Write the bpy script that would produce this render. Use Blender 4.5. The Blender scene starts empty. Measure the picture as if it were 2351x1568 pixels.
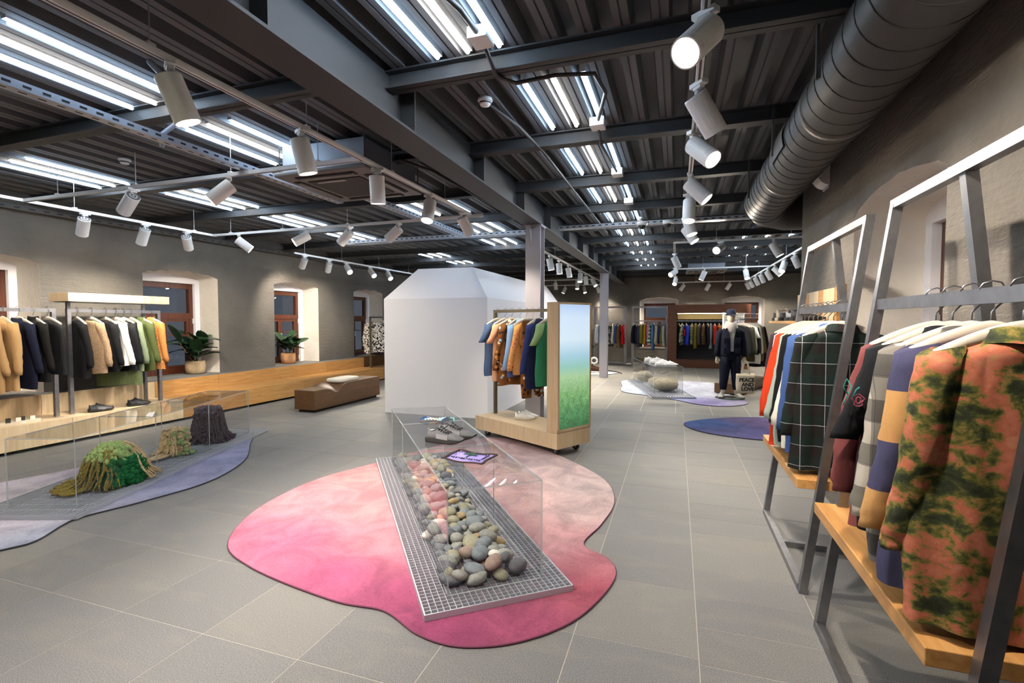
import bpy, bmesh, math, random
from mathutils import Vector, Matrix, noise as mnoise
from mathutils.geometry import delaunay_2d_cdt
random.seed(7)
PI = math.pi
scene = bpy.context.scene
COL = scene.collection

# ---------------------------------------------------------------- camera
cam_data = bpy.data.cameras.new('camera')
cam = bpy.data.objects.new('camera', cam_data)
COL.objects.link(cam)
cam.location = (0, 0, 1.6)
cam.rotation_euler = (math.radians(90 - 2.4), 0, math.radians(18.6))
cam_data.sensor_width = 36
cam_data.lens = 36 * 1124 / 2351
cam_data.clip_start = .05
scene.camera = cam
# ---------------------------------------------------------------- world (night outside), exposure
world = bpy.data.worlds.new('night')
scene.world = world
world.use_nodes = True
world.node_tree.nodes['Background'].inputs[0].default_value = (.05, .054, .066, 1)
world.node_tree.nodes['Background'].inputs[1].default_value = .9
vs = scene.view_settings
vs.view_transform = 'Standard'
vs.look = 'None'
vs.exposure = 1.0
vs.gamma = 1
vs.use_curve_mapping = False
scene.cycles.use_denoising = True
scene.cycles.max_bounces = 7
scene.cycles.diffuse_bounces = 4
scene.cycles.glossy_bounces = 3
scene.cycles.use_light_tree = False
scene.cycles.use_adaptive_sampling = True
scene.cycles.adaptive_threshold = .025
scene.cycles.transparent_max_bounces = 24
scene.cycles.sample_clamp_indirect = 6
SPOT_POWER = 84
TUBE_GLOW = 21
WARM = (1, .885, .73)

# ---------------------------------------------------------------- materials
def lin(h):
    h = h.lstrip('#')
    c = [int(h[i:i + 2], 16) / 255 for i in (0, 2, 4)]
    return tuple(x / 12.92 if x <= .04045 else ((x + .055) / 1.055) ** 2.4 for x in c) + (1,)

class NT:
    def __init__(s, name):
        s.m = bpy.data.materials.new(name)
        s.m.use_nodes = True
        s.t = s.m.node_tree
        s.b = s.t.nodes['Principled BSDF']
    def n(s, kind, **kw):
        x = s.t.nodes.new('ShaderNode' + kind)
        for k, v in kw.items():
            if hasattr(x, k): setattr(x, k, v)
        return x
    def l(s, a, b): s.t.links.new(a, b)
    def tc(s, out='Object', scale=(1, 1, 1), loc=(0, 0, 0), rot=(0, 0, 0)):
        t = s.n('TexCoord'); m = s.n('Mapping')
        m.inputs['Scale'].default_value = scale; m.inputs['Location'].default_value = loc; m.inputs['Rotation'].default_value = rot
        s.l(t.outputs[out], m.inputs[0]); return m.outputs[0]
    def pos(s, scale=(1, 1, 1)):
        g = s.n('NewGeometry'); m = s.n('Mapping'); m.inputs['Scale'].default_value = scale
        s.l(g.outputs['Position'], m.inputs[0]); return m.outputs[0]
    def noise(s, vec, scale, detail=3, rough=.5, dist=0):
        x = s.n('TexNoise'); x.inputs['Scale'].default_value = scale; x.inputs['Detail'].default_value = detail
        x.inputs['Roughness'].default_value = rough; x.inputs['Distortion'].default_value = dist
        s.l(vec, x.inputs['Vector']); return x.outputs['Fac']
    def ramp(s, fac, stops, interp='LINEAR'):
        x = s.n('ValToRGB'); x.color_ramp.interpolation = interp
        e = x.color_ramp.elements
        while len(e) < len(stops): e.new(.5)
        for i, (p, c) in enumerate(stops): e[i].position = p; e[i].color = lin(c) if isinstance(c, str) else c
        s.l(fac, x.inputs[0]); return x.outputs[0]
    def mix(s, fac, a, b, mode='MIX'):
        x = s.n('Mix'); x.data_type = 'RGBA'; x.blend_type = mode
        for v, i in ((fac, 0), (a, 6), (b, 7)):
            if isinstance(v, (int, float)): x.inputs[i].default_value = v
            elif isinstance(v, str): x.inputs[i].default_value = lin(v)
            elif isinstance(v, tuple): x.inputs[i].default_value = v
            else: s.l(v, x.inputs[i])
        return x.outputs[2]
    def math(s, op, a, b=0):
        x = s.n('Math'); x.operation = op
        for v, i in ((a, 0), (b, 1)):
            if isinstance(v, (int, float)): x.inputs[i].default_value = v
            else: s.l(v, x.inputs[i])
        return x.outputs[0]
    def bump(s, h, strength=.3, dist=.01):
        x = s.n('Bump'); x.inputs['Strength'].default_value = strength; x.inputs['Distance'].default_value = dist
        s.l(h, x.inputs['Height']); s.l(x.outputs[0], s.b.inputs['Normal'])
    def col(s, c):
        if isinstance(c, str): s.b.inputs['Base Color'].default_value = lin(c)
        else: s.l(c, s.b.inputs['Base Color'])
        return s
    def set(s, rough=.5, metal=0, spec=.5, emit=None, es=0, sheen=0):
        s.b.inputs['Roughness'].default_value = rough; s.b.inputs['Metallic'].default_value = metal
        s.b.inputs['Specular IOR Level'].default_value = spec
        if sheen: s.b.inputs['Sheen Weight'].default_value = sheen
        if emit: s.b.inputs['Emission Color'].default_value = lin(emit) if isinstance(emit, str) else emit
        s.b.inputs['Emission Strength'].default_value = es
        return s

MAT = {}
def plain(c, rough=.5, metal=0, spec=.5):
    k = ('p', c, rough, metal, spec)
    if k not in MAT: MAT[k] = NT('plain').col(c).set(rough, metal, spec).m
    return MAT[k]

def mk(name, fn):
    n = NT(name); fn(n); MAT[name] = n.m; return n.m

def _plaster(dark, light, brick=True):
    def fn(n):
        p = n.pos()
        big = n.noise(p, 1.1, 4, .55)
        fine = n.noise(p, 24, 5, .65)
        # pitted, hand rendered coat over old brickwork
        st = n.noise(n.pos((1, 1, 5)), 5.5, 5, .62, .4)
        n.col(n.mix(n.math('MULTIPLY', fine, .45), n.ramp(big, [(.3, dark), (.7, light)]), dark))
        h = n.math('ADD', n.math('MULTIPLY', fine, .5), n.math('MULTIPLY', st, 1.1))
        if brick:
            sw = n.n('SeparateXYZ'); n.l(p, sw.inputs[0])
            cb = n.n('CombineXYZ'); n.l(n.math('ADD', sw.outputs[0], sw.outputs[1]), cb.inputs[0])
            n.l(n.math('ADD', sw.outputs[2], n.math('MULTIPLY', n.noise(p, 3, 2), .04)), cb.inputs[1])
            b = n.n('TexBrick'); n.l(cb.outputs[0], b.inputs['Vector'])
            b.inputs['Scale'].default_value = 1; b.inputs['Brick Width'].default_value = .26; b.inputs['Row Height'].default_value = .085
            b.inputs['Mortar Size'].default_value = .011; b.inputs['Mortar Smooth'].default_value = .7
            gap = n.math('MULTIPLY', b.outputs['Fac'], n.ramp(n.noise(p, 1.6, 3), [(.45, (0, 0, 0, 1)), (.62, (1, 1, 1, 1))]))
            h = n.math('SUBTRACT', h, n.math('MULTIPLY', gap, .2))
        n.bump(h, .55, .022)
        n.set(.9, 0, .2)
    return fn
mk('wall', _plaster('#575450', '#6f6a63'))
mk('wall_right', _plaster('#58544f', '#77716a', False))
def _reveal(n):
    p = n.pos()
    n.col(n.ramp(n.noise(p, 2.3, 4), [(.3, '#e9e0d4'), (.7, '#f4eee4')]))
    n.bump(n.math('ADD', n.noise(p, 9, 5, .6), n.math('MULTIPLY', n.noise(p, 50, 3), .4)), .6, .02); n.set(.85, 0, .25)
mk('reveal', _reveal)
def _tile(n):
    p = n.pos(); oi = n.n('ObjectInfo')
    base = n.ramp(oi.outputs['Random'], [(0, '#5f6063'), (.35, '#6b6b6d'), (.6, '#656669'), (.8, '#73716d'), (1, '#595a5e')])
    sp = n.ramp(n.noise(p, 170, 2, .8), [(.36, '#3f3e3c'), (.5, '#767471'), (.66, '#9b9892')])
    c = n.mix(.42, base, sp)
    vein = n.noise(n.pos((.6, 1.6, 1)), 2.6, 5, .6, 1.2)
    c = n.mix(n.ramp(vein, [(.5, (0, 0, 0, 1)), (.75, (.3, .3, .3, 1))]), c, '#8a8476')
    n.col(c); n.bump(n.noise(p, 90, 3), .12, .003); n.set(.62, 0, .35)
mk('tile', _tile)
def _farfloor(n):
    p = n.pos(); b = n.n('TexBrick'); n.l(n.pos(), b.inputs['Vector'])
    b.offset = 0; b.inputs['Scale'].default_value = 1; b.inputs['Brick Width'].default_value = .6; b.inputs['Row Height'].default_value = .6
    b.inputs['Mortar Size'].default_value = .004; b.inputs['Color1'].default_value = lin('#6f6d6b'); b.inputs['Color2'].default_value = lin('#7c7870'); b.inputs['Mortar'].default_value = lin('#c3bfb4')
    n.col(n.mix(.3, b.outputs['Color'], n.ramp(n.noise(p, 120, 2, .8), [(.38, '#4a4846'), (.62, '#94918b')])))
    n.set(.62, 0, .35)
mk('floor_far', _farfloor)
plainkeys = {}
MAT['grout'] = plain('#a39e94', .9)
MAT['steel_dark'] = plain('#4a4745', .65, 0, .3)
MAT['deck'] = plain('#5c5d5f', .62, 0, .35)
MAT['beam'] = plain('#3d3c3c', .6, 0, .3)
MAT['column'] = plain('#9d9aa0', .55)
MAT['white'] = plain('#ecebe9', .45)
MAT['whitewall'] = mk('whitewall', lambda n: (n.col('#e9e8ec'), n.bump(n.noise(n.pos(), 120, 2), .12, .004), n.set(.8, 0, .3)))
def _brushed(n):
    p = n.tc('Object', (1, 1, 1))
    n.col(n.ramp(n.noise(n.pos((3, 3, 3)), 5, 3), [(.3, '#85858a'), (.7, '#97979b')])); n.set(.4, 1)
mk('steel', _brushed)
MAT['galv'] = plain('#b4b8c0', .42, .55)
MAT['tray'] = plain('#7d858f', .5, .5)
MAT['brass'] = plain('#7f7765', .38, .8)
def wood(name, a, b, c, rough=.45, sc=1.0, axis=0):
    def fn(n):
        s = [14 * sc, 14 * sc, 14 * sc]; s[axis] = 1.1 * sc
        p = n.pos(tuple(s))
        g = n.noise(p, 2.2, 5, .6, .5); oi = n.n('ObjectInfo')
        cc = n.ramp(g, [(.28, a), (.5, b), (.72, c)])
        n.col(n.mix(.6, cc, n.mix(1.0, cc, n.ramp(oi.outputs['Random'], [(0, '#d8cdbf'), (.5, '#ffffff'), (1, '#e9d6bd')]), 'MULTIPLY')))
        n.bump(g, .06, .004); n.set(rough, 0, .4)
    return mk(name, fn)
wood('oak', '#a27843', '#b48850', '#c49c68', .45, 1, 1)
wood('oak_shelf', '#a67845', '#ba8b52', '#c99e68', .42, 1, 1)
wood('birch', '#c4ac88', '#d0ba98', '#d9c7a9', .5, 1, 2)
wood('walnut', '#4a3520', '#5a4128', '#694d30', .4, 1, 1)
wood('windowwood', '#432316', '#522c1c', '#603625', .35, 1, 2)
wood('portalwood', '#56331f', '#653d27', '#74492f', .4, 1, 0)
def _acr(name, tint, refl=1.0, rough=.0):
    def fn(n):
        t = n.t; out = t.nodes['Material Output']
        tr = n.n('BsdfTransparent'); tr.inputs[0].default_value = tint
        gl = n.n('BsdfGlossy'); gl.inputs['Roughness'].default_value = rough
        fr = n.n('Fresnel'); fr.inputs[0].default_value = 1.47
        mx = n.n('MixShader'); ge = n.n('NewGeometry'); n.l(n.math('MULTIPLY', n.math('MULTIPLY', fr.outputs[0], refl), n.math('SUBTRACT', 1, ge.outputs['Backfacing'])), mx.inputs[0]); n.l(tr.outputs[0], mx.inputs[1]); n.l(gl.outputs[0], mx.inputs[2])
        n.l(mx.outputs[0], out.inputs[0])
    return mk(name, fn)
_acr('acrylic', (.97, .975, .975, 1), 1.0)
_acr('glass', (.86, .9, .92, 1), 1.3)
MAT['acrylic_edge'] = mk('acrylic_edge', lambda n: (n.col('#a9b0b4'), n.set(.2, 0, .6), setattr(n.b.inputs['Alpha'], 'default_value', .62)))
def vcol(name, rough=.9, scale=40, amt=.35, bump=.3, emit=0, big=0):
    def fn(n):
        a = n.n('Attribute', attribute_name='dye'); c = a.outputs['Color']
        if amt: c = n.mix(amt, c, n.mix(1.0, c, n.ramp(n.noise(n.pos(), scale, 4, .65), [(.3, (.35, .35, .35, 1)), (.7, (1.35, 1.35, 1.35, 1))]), 'MULTIPLY'))
        if big: c = n.mix(big, c, n.mix(1.0, c, n.ramp(n.noise(n.pos(), 3.2, 5, .62, .8), [(.35, (.62, .62, .66, 1)), (.65, (1.18, 1.15, 1.15, 1))]), 'MULTIPLY'))
        n.col(c)
        if emit: n.l(c, n.b.inputs['Emission Color']); n.b.inputs['Emission Strength'].default_value = emit
        if bump: n.bump(n.noise(n.pos(), 260, 2), bump, .006)
        n.b.inputs['Roughness'].default_value = rough; n.b.inputs['Specular IOR Level'].default_value = .15
    return mk(name, fn)
vcol('rug', .95, 60, .25, .35, 0, .75)
MAT['rug_edge'] = plain('#2c2b31', .9)

# ---------------------------------------------------------------- mesh builder
class MB:
    def __init__(s): s.v = []; s.f = []; s.mi = []; s.cur = 0
    def add(s, vs_, fs_):
        o = len(s.v); s.v += [tuple(v) for v in vs_]
        for f in fs_: s.f.append(tuple(i + o for i in f)); s.mi.append(s.cur)
        return s
    def box(s, x0, x1, y0, y1, z0, z1):
        return s.add([(x0, y0, z0), (x1, y0, z0), (x1, y1, z0), (x0, y1, z0), (x0, y0, z1), (x1, y0, z1), (x1, y1, z1), (x0, y1, z1)],
                     [(3, 2, 1, 0), (4, 5, 6, 7), (0, 1, 5, 4), (1, 2, 6, 5), (2, 3, 7, 6), (3, 0, 4, 7)])
    def bar(s, a, b, w, h=None, up=(0, 0, 1)):
        # square bar from a to b
        h = h or w; a = Vector(a); b = Vector(b); d = (b - a).normalized(); up = Vector(up)
        if abs(d.dot(up)) > .95: up = Vector((0, 1, 0))
        x = d.cross(up).normalized() * w / 2; y = x.cross(d).normalized() * h / 2
        vs_ = [p + i * x + j * y for p in (a, b) for i, j in ((-1, -1), (1, -1), (1, 1), (-1, 1))]
        return s.add(vs_, [(0, 3, 2, 1)[::-1], (4, 5, 6, 7)[::-1]] + [(i, i + 4, (i + 1) % 4 + 4, (i + 1) % 4)[::1] for i in range(4)])
    def tube(s, pts, r, seg=8, cap=True):
        pts = [Vector(p) for p in pts]; rr = r if isinstance(r, (list, tuple)) else [r] * len(pts)
        o = len(s.v); prev = None
        for i, p in enumerate(pts):
            d = (pts[min(i + 1, len(pts) - 1)] - pts[max(i - 1, 0)])
            d = d.normalized() if d.length > 1e-9 else Vector((0, 0, 1))
            if prev is None: prev = d.orthogonal().normalized()
            x = (prev - d * prev.dot(d)); x = x.normalized() if x.length > 1e-6 else d.orthogonal().normalized()
            prev = x; y = d.cross(x)
            for k in range(seg):
                t = 2 * PI * k / seg; s.v.append(tuple(p + (x * math.cos(t) + y * math.sin(t)) * rr[i]))
        for i in range(len(pts) - 1):
            for k in range(seg):
                a = o + i * seg + k; b = o + i * seg + (k + 1) % seg
                s.f.append((a, b, b + seg, a + seg)); s.mi.append(s.cur)
        if cap:
            s.f.append(tuple(o + k for k in range(seg))[::-1]); s.mi.append(s.cur)
            e = o + (len(pts) - 1) * seg; s.f.append(tuple(e + k for k in range(seg))); s.mi.append(s.cur)
        return s
    def lathe(s, prof, seg=24, c=(0, 0, 0), cap=True):
        o = len(s.v)
        for r, z in prof:
            for k in range(seg):
                t = 2 * PI * k / seg; s.v.append((c[0] + r * math.cos(t), c[1] + r * math.sin(t), c[2] + z))
        for i in range(len(prof) - 1):
            for k in range(seg):
                a = o + i * seg + k; b = o + i * seg + (k + 1) % seg
                s.f.append((a, b, b + seg, a + seg)); s.mi.append(s.cur)
        if cap:
            s.f.append(tuple(o + k for k in range(seg))[::-1]); s.mi.append(s.cur)
            e = o + (len(prof) - 1) * seg; s.f.append(tuple(e + k for k in range(seg))); s.mi.append(s.cur)
        return s
    def loft(s, rings, cap=True, closed=True):
        o = len(s.v); m = len(rings[0])
        for rg in rings: s.v += [tuple(p) for p in rg]
        for i in range(len(rings) - 1):
            for k in range(m if closed else m - 1):
                a = o + i * m + k; b = o + i * m + (k + 1) % m
                s.f.append((a, b, b + m, a + m)); s.mi.append(s.cur)
        if cap:
            s.f.append(tuple(o + k for k in range(m))[::-1]); s.mi.append(s.cur)
            e = o + (len(rings) - 1) * m; s.f.append(tuple(e + k for k in range(m))); s.mi.append(s.cur)
        return s
    def prism(s, poly, z0, z1):
        n = len(poly); o = [(x, y, z0) for x, y in poly] + [(x, y, z1) for x, y in poly]
        return s.add(o, [tuple(range(n))[::-1], tuple(range(n, 2 * n))] + [(i, (i + 1) % n, (i + 1) % n + n, i + n) for i in range(n)])
    def grid(s, fn, nu, nv):
        return s.add([fn(i / nu, j / nv) for j in range(nv + 1) for i in range(nu + 1)],
                     [(j * (nu + 1) + i, j * (nu + 1) + i + 1, (j + 1) * (nu + 1) + i + 1, (j + 1) * (nu + 1) + i) for j in range(nv) for i in range(nu)])
    def mesh(s, name, mats, smooth=False, fix=False):
        me = bpy.data.meshes.new(name); me.from_pydata(s.v, [], s.f)
        for m in (mats if isinstance(mats, (list, tuple)) else [mats]): me.materials.append(MAT[m] if isinstance(m, str) else m)
        if s.cur or any(s.mi): me.polygons.foreach_set('material_index', s.mi)
        if smooth: me.polygons.foreach_set('use_smooth', [True] * len(me.polygons))
        if fix:
            bm = bmesh.new(); bm.from_mesh(me); bmesh.ops.recalc_face_normals(bm, faces=bm.faces); bm.to_mesh(me); bm.free()
        me.update(); return me
    def build(s, name, mats, parent=None, smooth=False, fix=False, bevel=0, loc=None):
        o = link(name, s.mesh(name, mats, smooth, fix), parent)
        if bevel:
            b = o.modifiers.new('bevel', 'BEVEL'); b.width = bevel; b.segments = 2; b.limit_method = 'ANGLE'
        if loc: o.location = loc
        return o

def link(name, data, parent=None, loc=None, rz=None):
    o = bpy.data.objects.new(name, data); COL.objects.link(o)
    if parent: o.parent = parent
    if loc: o.location = loc
    if rz is not None: o.rotation_euler.z = rz
    return o
def tag(o, label, cat, group=None, kind=None):
    o['label'] = label; o['category'] = cat
    if group: o['group'] = group
    if kind: o['kind'] = kind
    return o
def thing(name, label, cat, loc=(0, 0, 0), rz=0, group=None):
    return tag(link(name, None, None, loc, rz), label, cat, group)
def struct(o, label=None):
    o['kind'] = 'structure'
    if label: o['label'] = label
    return o
def copy_tree(o, parent=None):
    c = o.copy(); COL.objects.link(c); c.parent = parent
    for ch in o.children: copy_tree(ch, c)
    return c
def rnd(a, b): return random.uniform(a, b)
def setcol(me, fn):
    a = me.color_attributes.new('dye', 'FLOAT_COLOR', 'POINT')
    for i, v in enumerate(me.vertices): a.data[i].color = fn(v.co)

# ================================================================ SETTING
ZB, ZJ, ZD, ZU = 2.94, 3.19, 3.31, 3.42      # beam underside, joist underside, deck low and high flats
# ---- floor: grout bed near the camera with single slabs, plain slab pattern further off
b = MB(); b.box(-8.4, 1.3, -2.5, 8.92, -.06, -.0012)
floor = struct(b.build('floor', 'grout'), 'grey granite slab floor with pale joints')
b = MB(); b.box(-8.4, 5.0, 8.92, 19, -.06, 0); b.box(1.3, 5.0, 6.2, 8.92, -.06, 0)
ff = b.build('paving', 'floor_far', floor)
tile_mesh = {}
def tile(x0, y0, w, d):
    k = (round(w, 3), round(d, 3))
    if k not in tile_mesh:
        t = MB(); g = .0024
        t.box(-w / 2 + g, w / 2 - g, -d / 2 + g, d / 2 - g, -.012, 0)
        tile_mesh[k] = t.mesh('tile', 'tile')
    o = link('tile', tile_mesh[k], floor, (x0 + w / 2, y0 + d / 2, 0))
cols = [.12 + .6 * k for k in range(-13, 2)]
for ci, x0 in enumerate(cols):
    w = .6 if x0 < .7 else .58
    if abs(x0 - .12) < .01: segs = [1.2, 1.8, 2.38, 2.68, 3.0, 3.3, 3.9, 4.2, 4.53, 5.13, 5.73, 6.33, 6.93, 7.53, 8.13, 8.52, 8.92]
    else:
        off = (0, 0, .12, .32)[ci % 4] if x0 > -.6 else 0
        segs = [1.2 + off + .61 * k for k in range(13)]
        segs = [1.2] + [s for s in segs if 1.3 < s < 8.8] + [8.92]
    for a, c in zip(segs, segs[1:]): tile(x0, a, w, c - a)
b = MB(); b.box(-8.4, -7.68, 1.2, 8.92, -.012, 0); b.box(-8.4, 1.3, -2.5, 1.2, -.012, 0)
b.build('edge_slab', 'tile', floor)

# ---- ceiling: trapezoidal steel deck in sheets, joists, main beam, columns
ceiling = struct(link('ceiling', None), 'dark painted corrugated steel deck ceiling with cross joists')
def deck(x_first, pitch, n, x_lo, x_hi, up=.4):
    flutes = [x_first + pitch * k for k in range(n)]
    for s in range(0, n, 4):
        pr = []
        for x in flutes[s:s + 4]:
            h = pitch * up / 2
            pr += [(x - h - .018, ZD), (x - h, ZU), (x + h, ZU), (x + h + .018, ZD)]
            m = x + pitch / 2
            pr += [(m - .006, ZD), (m - .004, ZD + .012), (m + .004, ZD + .012), (m + .006, ZD)]
        if s + 4 < n: pr.append((flutes[s + 4] - pitch * up / 2 - .018, ZD))
        pr = [(min(max(x, x_lo), x_hi), z) for x, z in pr]
        d = MB(); k = len(pr)
        d.add([(x, -2.5, z) for x, z in pr] + [(x, 19, z) for x, z in pr], [(i, i + 1, k + i + 1, k + i) for i in range(k - 1)])
        d.build('deck_sheet', 'deck', ceiling)
deck(-3.64 - .26 * 18, .26, 25, -8.4, -1.93)
deck(-1.065 - .212 * 4, .212, 33, -1.93, 5.0)
b = MB(); b.box(-8.6, 5.2, -2.6, 19.2, 3.45, 3.5); b.build('roof_slab', 'steel_dark', ceiling)
def joist(x0, x1, y):
    j = MB(); j.box(x0, x1, y - .055, y + .055, ZJ, ZJ + .009); j.box(x0, x1, y - .004, y + .004, ZJ, ZD); j.box(x0, x1, y - .055, y + .055, ZD - .01, ZD)
    j.build('joist', 'beam', ceiling)
JL = [2.86 + 1.5 * k for k in range(-2, 11)]
JR = [3.02 + 1.42 * k for k in range(-2, 12)]
for y in JL: joist(-8.4, -1.93, y)
for y in JR: joist(-1.93, 1.3 if y < 6.2 else 5.0, y)
beam = struct(link('main_beam', None), 'deep dark steel beam running the length of the ceiling')
b = MB(); b.box(-2.05, -1.8, -2.5, 19, ZB, ZB + .018); b.build('lower_flange', 'beam', beam)
b = MB(); b.box(-1.932, -1.918, -2.5, 19, ZB + .018, ZD); b.build('web', 'beam', beam)
for k in range(12):
    y = 1.84 + 1.34 * k
    b = MB(); b.box(-2.04, -1.81, y, y + .012, ZB + .018, ZD); b.build('stiffener', 'beam', beam)
def column(x, y, n):
    c = struct(link('column_%d' % n, None, None, (x, y, 0)), 'pale grey painted steel column under the main beam')
    for s in (-1, 1):
        f = MB(); f.box(-.108, .108, s * .105 - .008, s * .105 + .008, 0, ZB); f.build('flange', 'column', c)
    f = MB(); f.box(-.006, .006, -.1, .1, 0, ZB); f.build('web', 'column', c)
    f = MB(); f.box(-.125, .125, -.13, .13, ZB - .02, ZB); f.build('cap_plate', 'column', c)
    f = MB(); f.add([(-.03, -.115, ZB - .02), (-.03, -.22, ZB - .02), (-.03, -.115, ZB - .3), (-.018, -.115, ZB - .02), (-.018, -.22, ZB - .02), (-.018, -.115, ZB - .3)],
                    [(0, 1, 2), (5, 4, 3), (0, 3, 4, 1), (1, 4, 5, 2)]); f.build('gusset', 'column', c)
column(-1.92, 6.73, 1)
column(-1.96, 14.0, 2)

# ---- walls with arched window niches
def wall(name, mp, u0, u1, niches, mat, label, zs=2.4, zp=2.49, zsill=.6, dep=.55, ztop=3.45, wins=None):
    w = MB(); n = 14
    def P(u, d, z): return mp(u, d, z)
    us = [u0]
    for a, c in niches: us += [a, c]
    us.append(u1)
    def strip(a, c, z0, z1, nu, nz):
        w.grid(lambda s, t: P(a + (c - a) * s, 0, z0 + (z1 - z0) * t), nu, nz)
    for i in range(0, len(us), 2): strip(us[i], us[i + 1], 0, ztop, 2, 2)
    rv = None
    obj_w = None
    rings = []
    for q, (a, c) in enumerate(niches):
        strip(a, c, 0, zsill, 1, 1)
        arch = []
        for i in range(n + 1):
            s = i / n; z = zs + (zp - zs) * (1 - (2 * s - 1) ** 2) ** .7 + (mnoise.noise(Vector((i * 1.7, q * 3.1, u0))) * .018 if 0 < i < n else 0)
            arch.append((a + (c - a) * s, z))
        o = len(w.v)
        for u, z in arch: w.v += [P(u, 0, z), P(u, 0, ztop)]
        for i in range(n):
            w.f.append((o + 2 * i, o + 2 * i + 2, o + 2 * i + 3, o + 2 * i + 1)); w.mi.append(0)
        rings.append(arch)
    obj_w = struct(w.build(name, mat), label)
    for (a, c), arch in zip(niches, rings):
        r = MB()
        prof = [(a, zsill)] + arch + [(c, zsill)]
        inner = [(a + .03, zsill)] + [(min(max(u, a + .03), c - .03), z - .03) for u, z in arch] + [(c - .03, zsill)]
        m = len(prof); layers = 4; o = 0
        for l in range(layers + 1):
            t = l / layers
            for k, ((u, z), (u2, z2)) in enumerate(zip(prof, inner)):
                jit = mnoise.noise(Vector((k * .9, l * 1.3, a))) * .012 if 0 < l else 0
                r.v.append(P(u + (u2 - u) * t + jit * (0 if 2 < k < m - 3 else 1), t * dep, z + (z2 - z) * t + (jit if 1 < k < m - 2 else 0)))
        for l in range(layers):
            for k in range(m - 1):
                r.f.append((l * m + k, l * m + k + 1, (l + 1) * m + k + 1, (l + 1) * m + k)); r.mi.append(0)
        r.build('plaster_reveal', 'reveal', obj_w, True)
        # inner jamb lining around the window
        j = MB()
        for u_a, u_b in ((a + .02, a + .12), (c - .12, c - .02)):
            j.add([P(u, d, z) for u in (u_a, u_b) for d in (dep - .1, dep + .06) for z in (zsill, zs - .0905)], [(0, 1, 3, 2), (4, 5, 7, 6), (0, 1, 5, 4), (2, 3, 7, 6)])
        j.add([P(u, d, z) for u in (a + .02, c - .02) for d in (dep - .1, dep + .06) for z in (zs - .09, zp)], [(0, 1, 3, 2), (4, 5, 7, 6), (0, 4, 6, 2), (0, 1, 5, 4)])
        j.build('jamb_lining', 'whitewall', obj_w)
        s = MB(); s.add([P(u, d, z) for u in (a, c) for d in (-.01, dep + .02) for z in (zsill - .04, zsill + .005)], [(0, 1, 3, 2), (4, 5, 7, 6), (0, 4, 5, 1), (2, 3, 7, 6), (1, 5, 7, 3)])
        s.build('sill', plain('#77746f', .7), obj_w)
        WIN[0] += 1
        window('window_%d' % WIN[0], P, a + .12, c - .12, zsill + .01, zs - .09, dep)
    return obj_w
WIN = [0]
def window(name, P, a, c, z0, z1, d):
    root = struct(link(name, None), 'dark brown wooden window with black night glass in an arched niche')
    def slab(nm, u0, u1, za, zb, d0, d1, m, par):
        q = MB(); q.add([P(u, dd, z) for u in (u0, u1) for dd in (d0, d1) for z in (za, zb)],
                        [(0, 1, 3, 2), (4, 6, 7, 5), (0, 4, 5, 1), (2, 3, 7, 6), (0, 2, 6, 4), (1, 5, 7, 3)])
        return q.build(nm, m, par)
    F = 'windowwood'; t = z0 + (z1 - z0) * .64; w = .075; mid = (a + c) / 2
    slab('frame_post', a, a + w, z0, z1, d - .04, d + .04, F, root); slab('frame_post', c - w, c, z0, z1, d - .04, d + .04, F, root)
    slab('head_rail', a + w, c - w, z1 - .1, z1, d - .04, d + .04, F, root); slab('foot_rail', a + w, c - w, z0, z0 + .08, d - .04, d + .04, F, root)
    slab('transom', a + w, c - w, t - .05, t + .05, d - .05, d + .04, F, root)
    slab('pane', a + w, c - w, t + .05, z1 - .1, d, d + .006, 'glass', root)
    for u0, u1, hs in ((a + w, mid, 1), (mid, c - w, -1)):
        sash = slab('sash', u0, u0 + .06, z0 + .08, t - .05, d - .03, d + .03, F, root)
        slab('stile', u1 - .06, u1, z0 + .08, t - .05, d - .03, d + .03, F, sash)
        slab('rail', u0 + .06, u1 - .06, t - .11, t - .05, d - .03, d + .03, F, sash); slab('rail', u0 + .06, u1 - .06, z0 + .08, z0 + .15, d - .03, d + .03, F, sash)
        slab('glazing_bar', u0 + .06, u1 - .06, t - .38, t - .355, d - .02, d + .02, F, sash)
        slab('pane', u0 + .06, u1 - .06, z0 + .15, t - .11, d, d + .006, 'glass', sash)
    slab('handle', mid - .012, mid + .012, z0 + .55, z0 + .7, d - .075, d - .035, plain('#d8d8d6', .35, .6), root)
    slab('hinge', c - .02, c + .01, t - .15, t - .05, d - .06, d - .035, plain('#d8d8d6', .4), root)
    slab('hinge', c - .02, c + .01, z0 + .05, z0 + .15, d - .06, d - .035, plain('#d8d8d6', .4), root)
wall('wall_left', lambda u, d, z: (-8.4 - d, u, z), -2.5, 19, [(2.98, 4.38), (5.77, 7.17), (8.56, 9.96), (11.36, 12.75)], 'wall', 'grey painted rough brick wall with arched white window niches')
wall('wall_back', lambda u, d, z: (u, 19 + d, z), -8.4, 5.0, [(-1.33, .05), (1.52, 2.89)], 'wall', 'grey rough wall at the far end behind the clothes rails', 2.36, 2.48)
wall('wall_right', lambda u, d, z: (1.3 + d, u, z), -2.5, 6.2, [(3.11, 4.5)], 'wall_right', 'rough grey rendered wall behind the slanted clothes racks', 2.4, 2.52)
b = MB(); b.add([(1.3, 6.2, 0), (5.0, 6.2, 0), (5.0, 6.2, 3.45), (1.3, 6.2, 3.45)], [(0, 1, 2, 3)])
struct(b.build('wall_return', 'wall_right'), 'end face of the rendered wall beside the shoe shelf')
b = MB(); b.add([(5.0, 6.2, 0), (5.0, 19, 0), (5.0, 19, 3.45), (5.0, 6.2, 3.45)], [(0, 1, 2, 3)])
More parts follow.
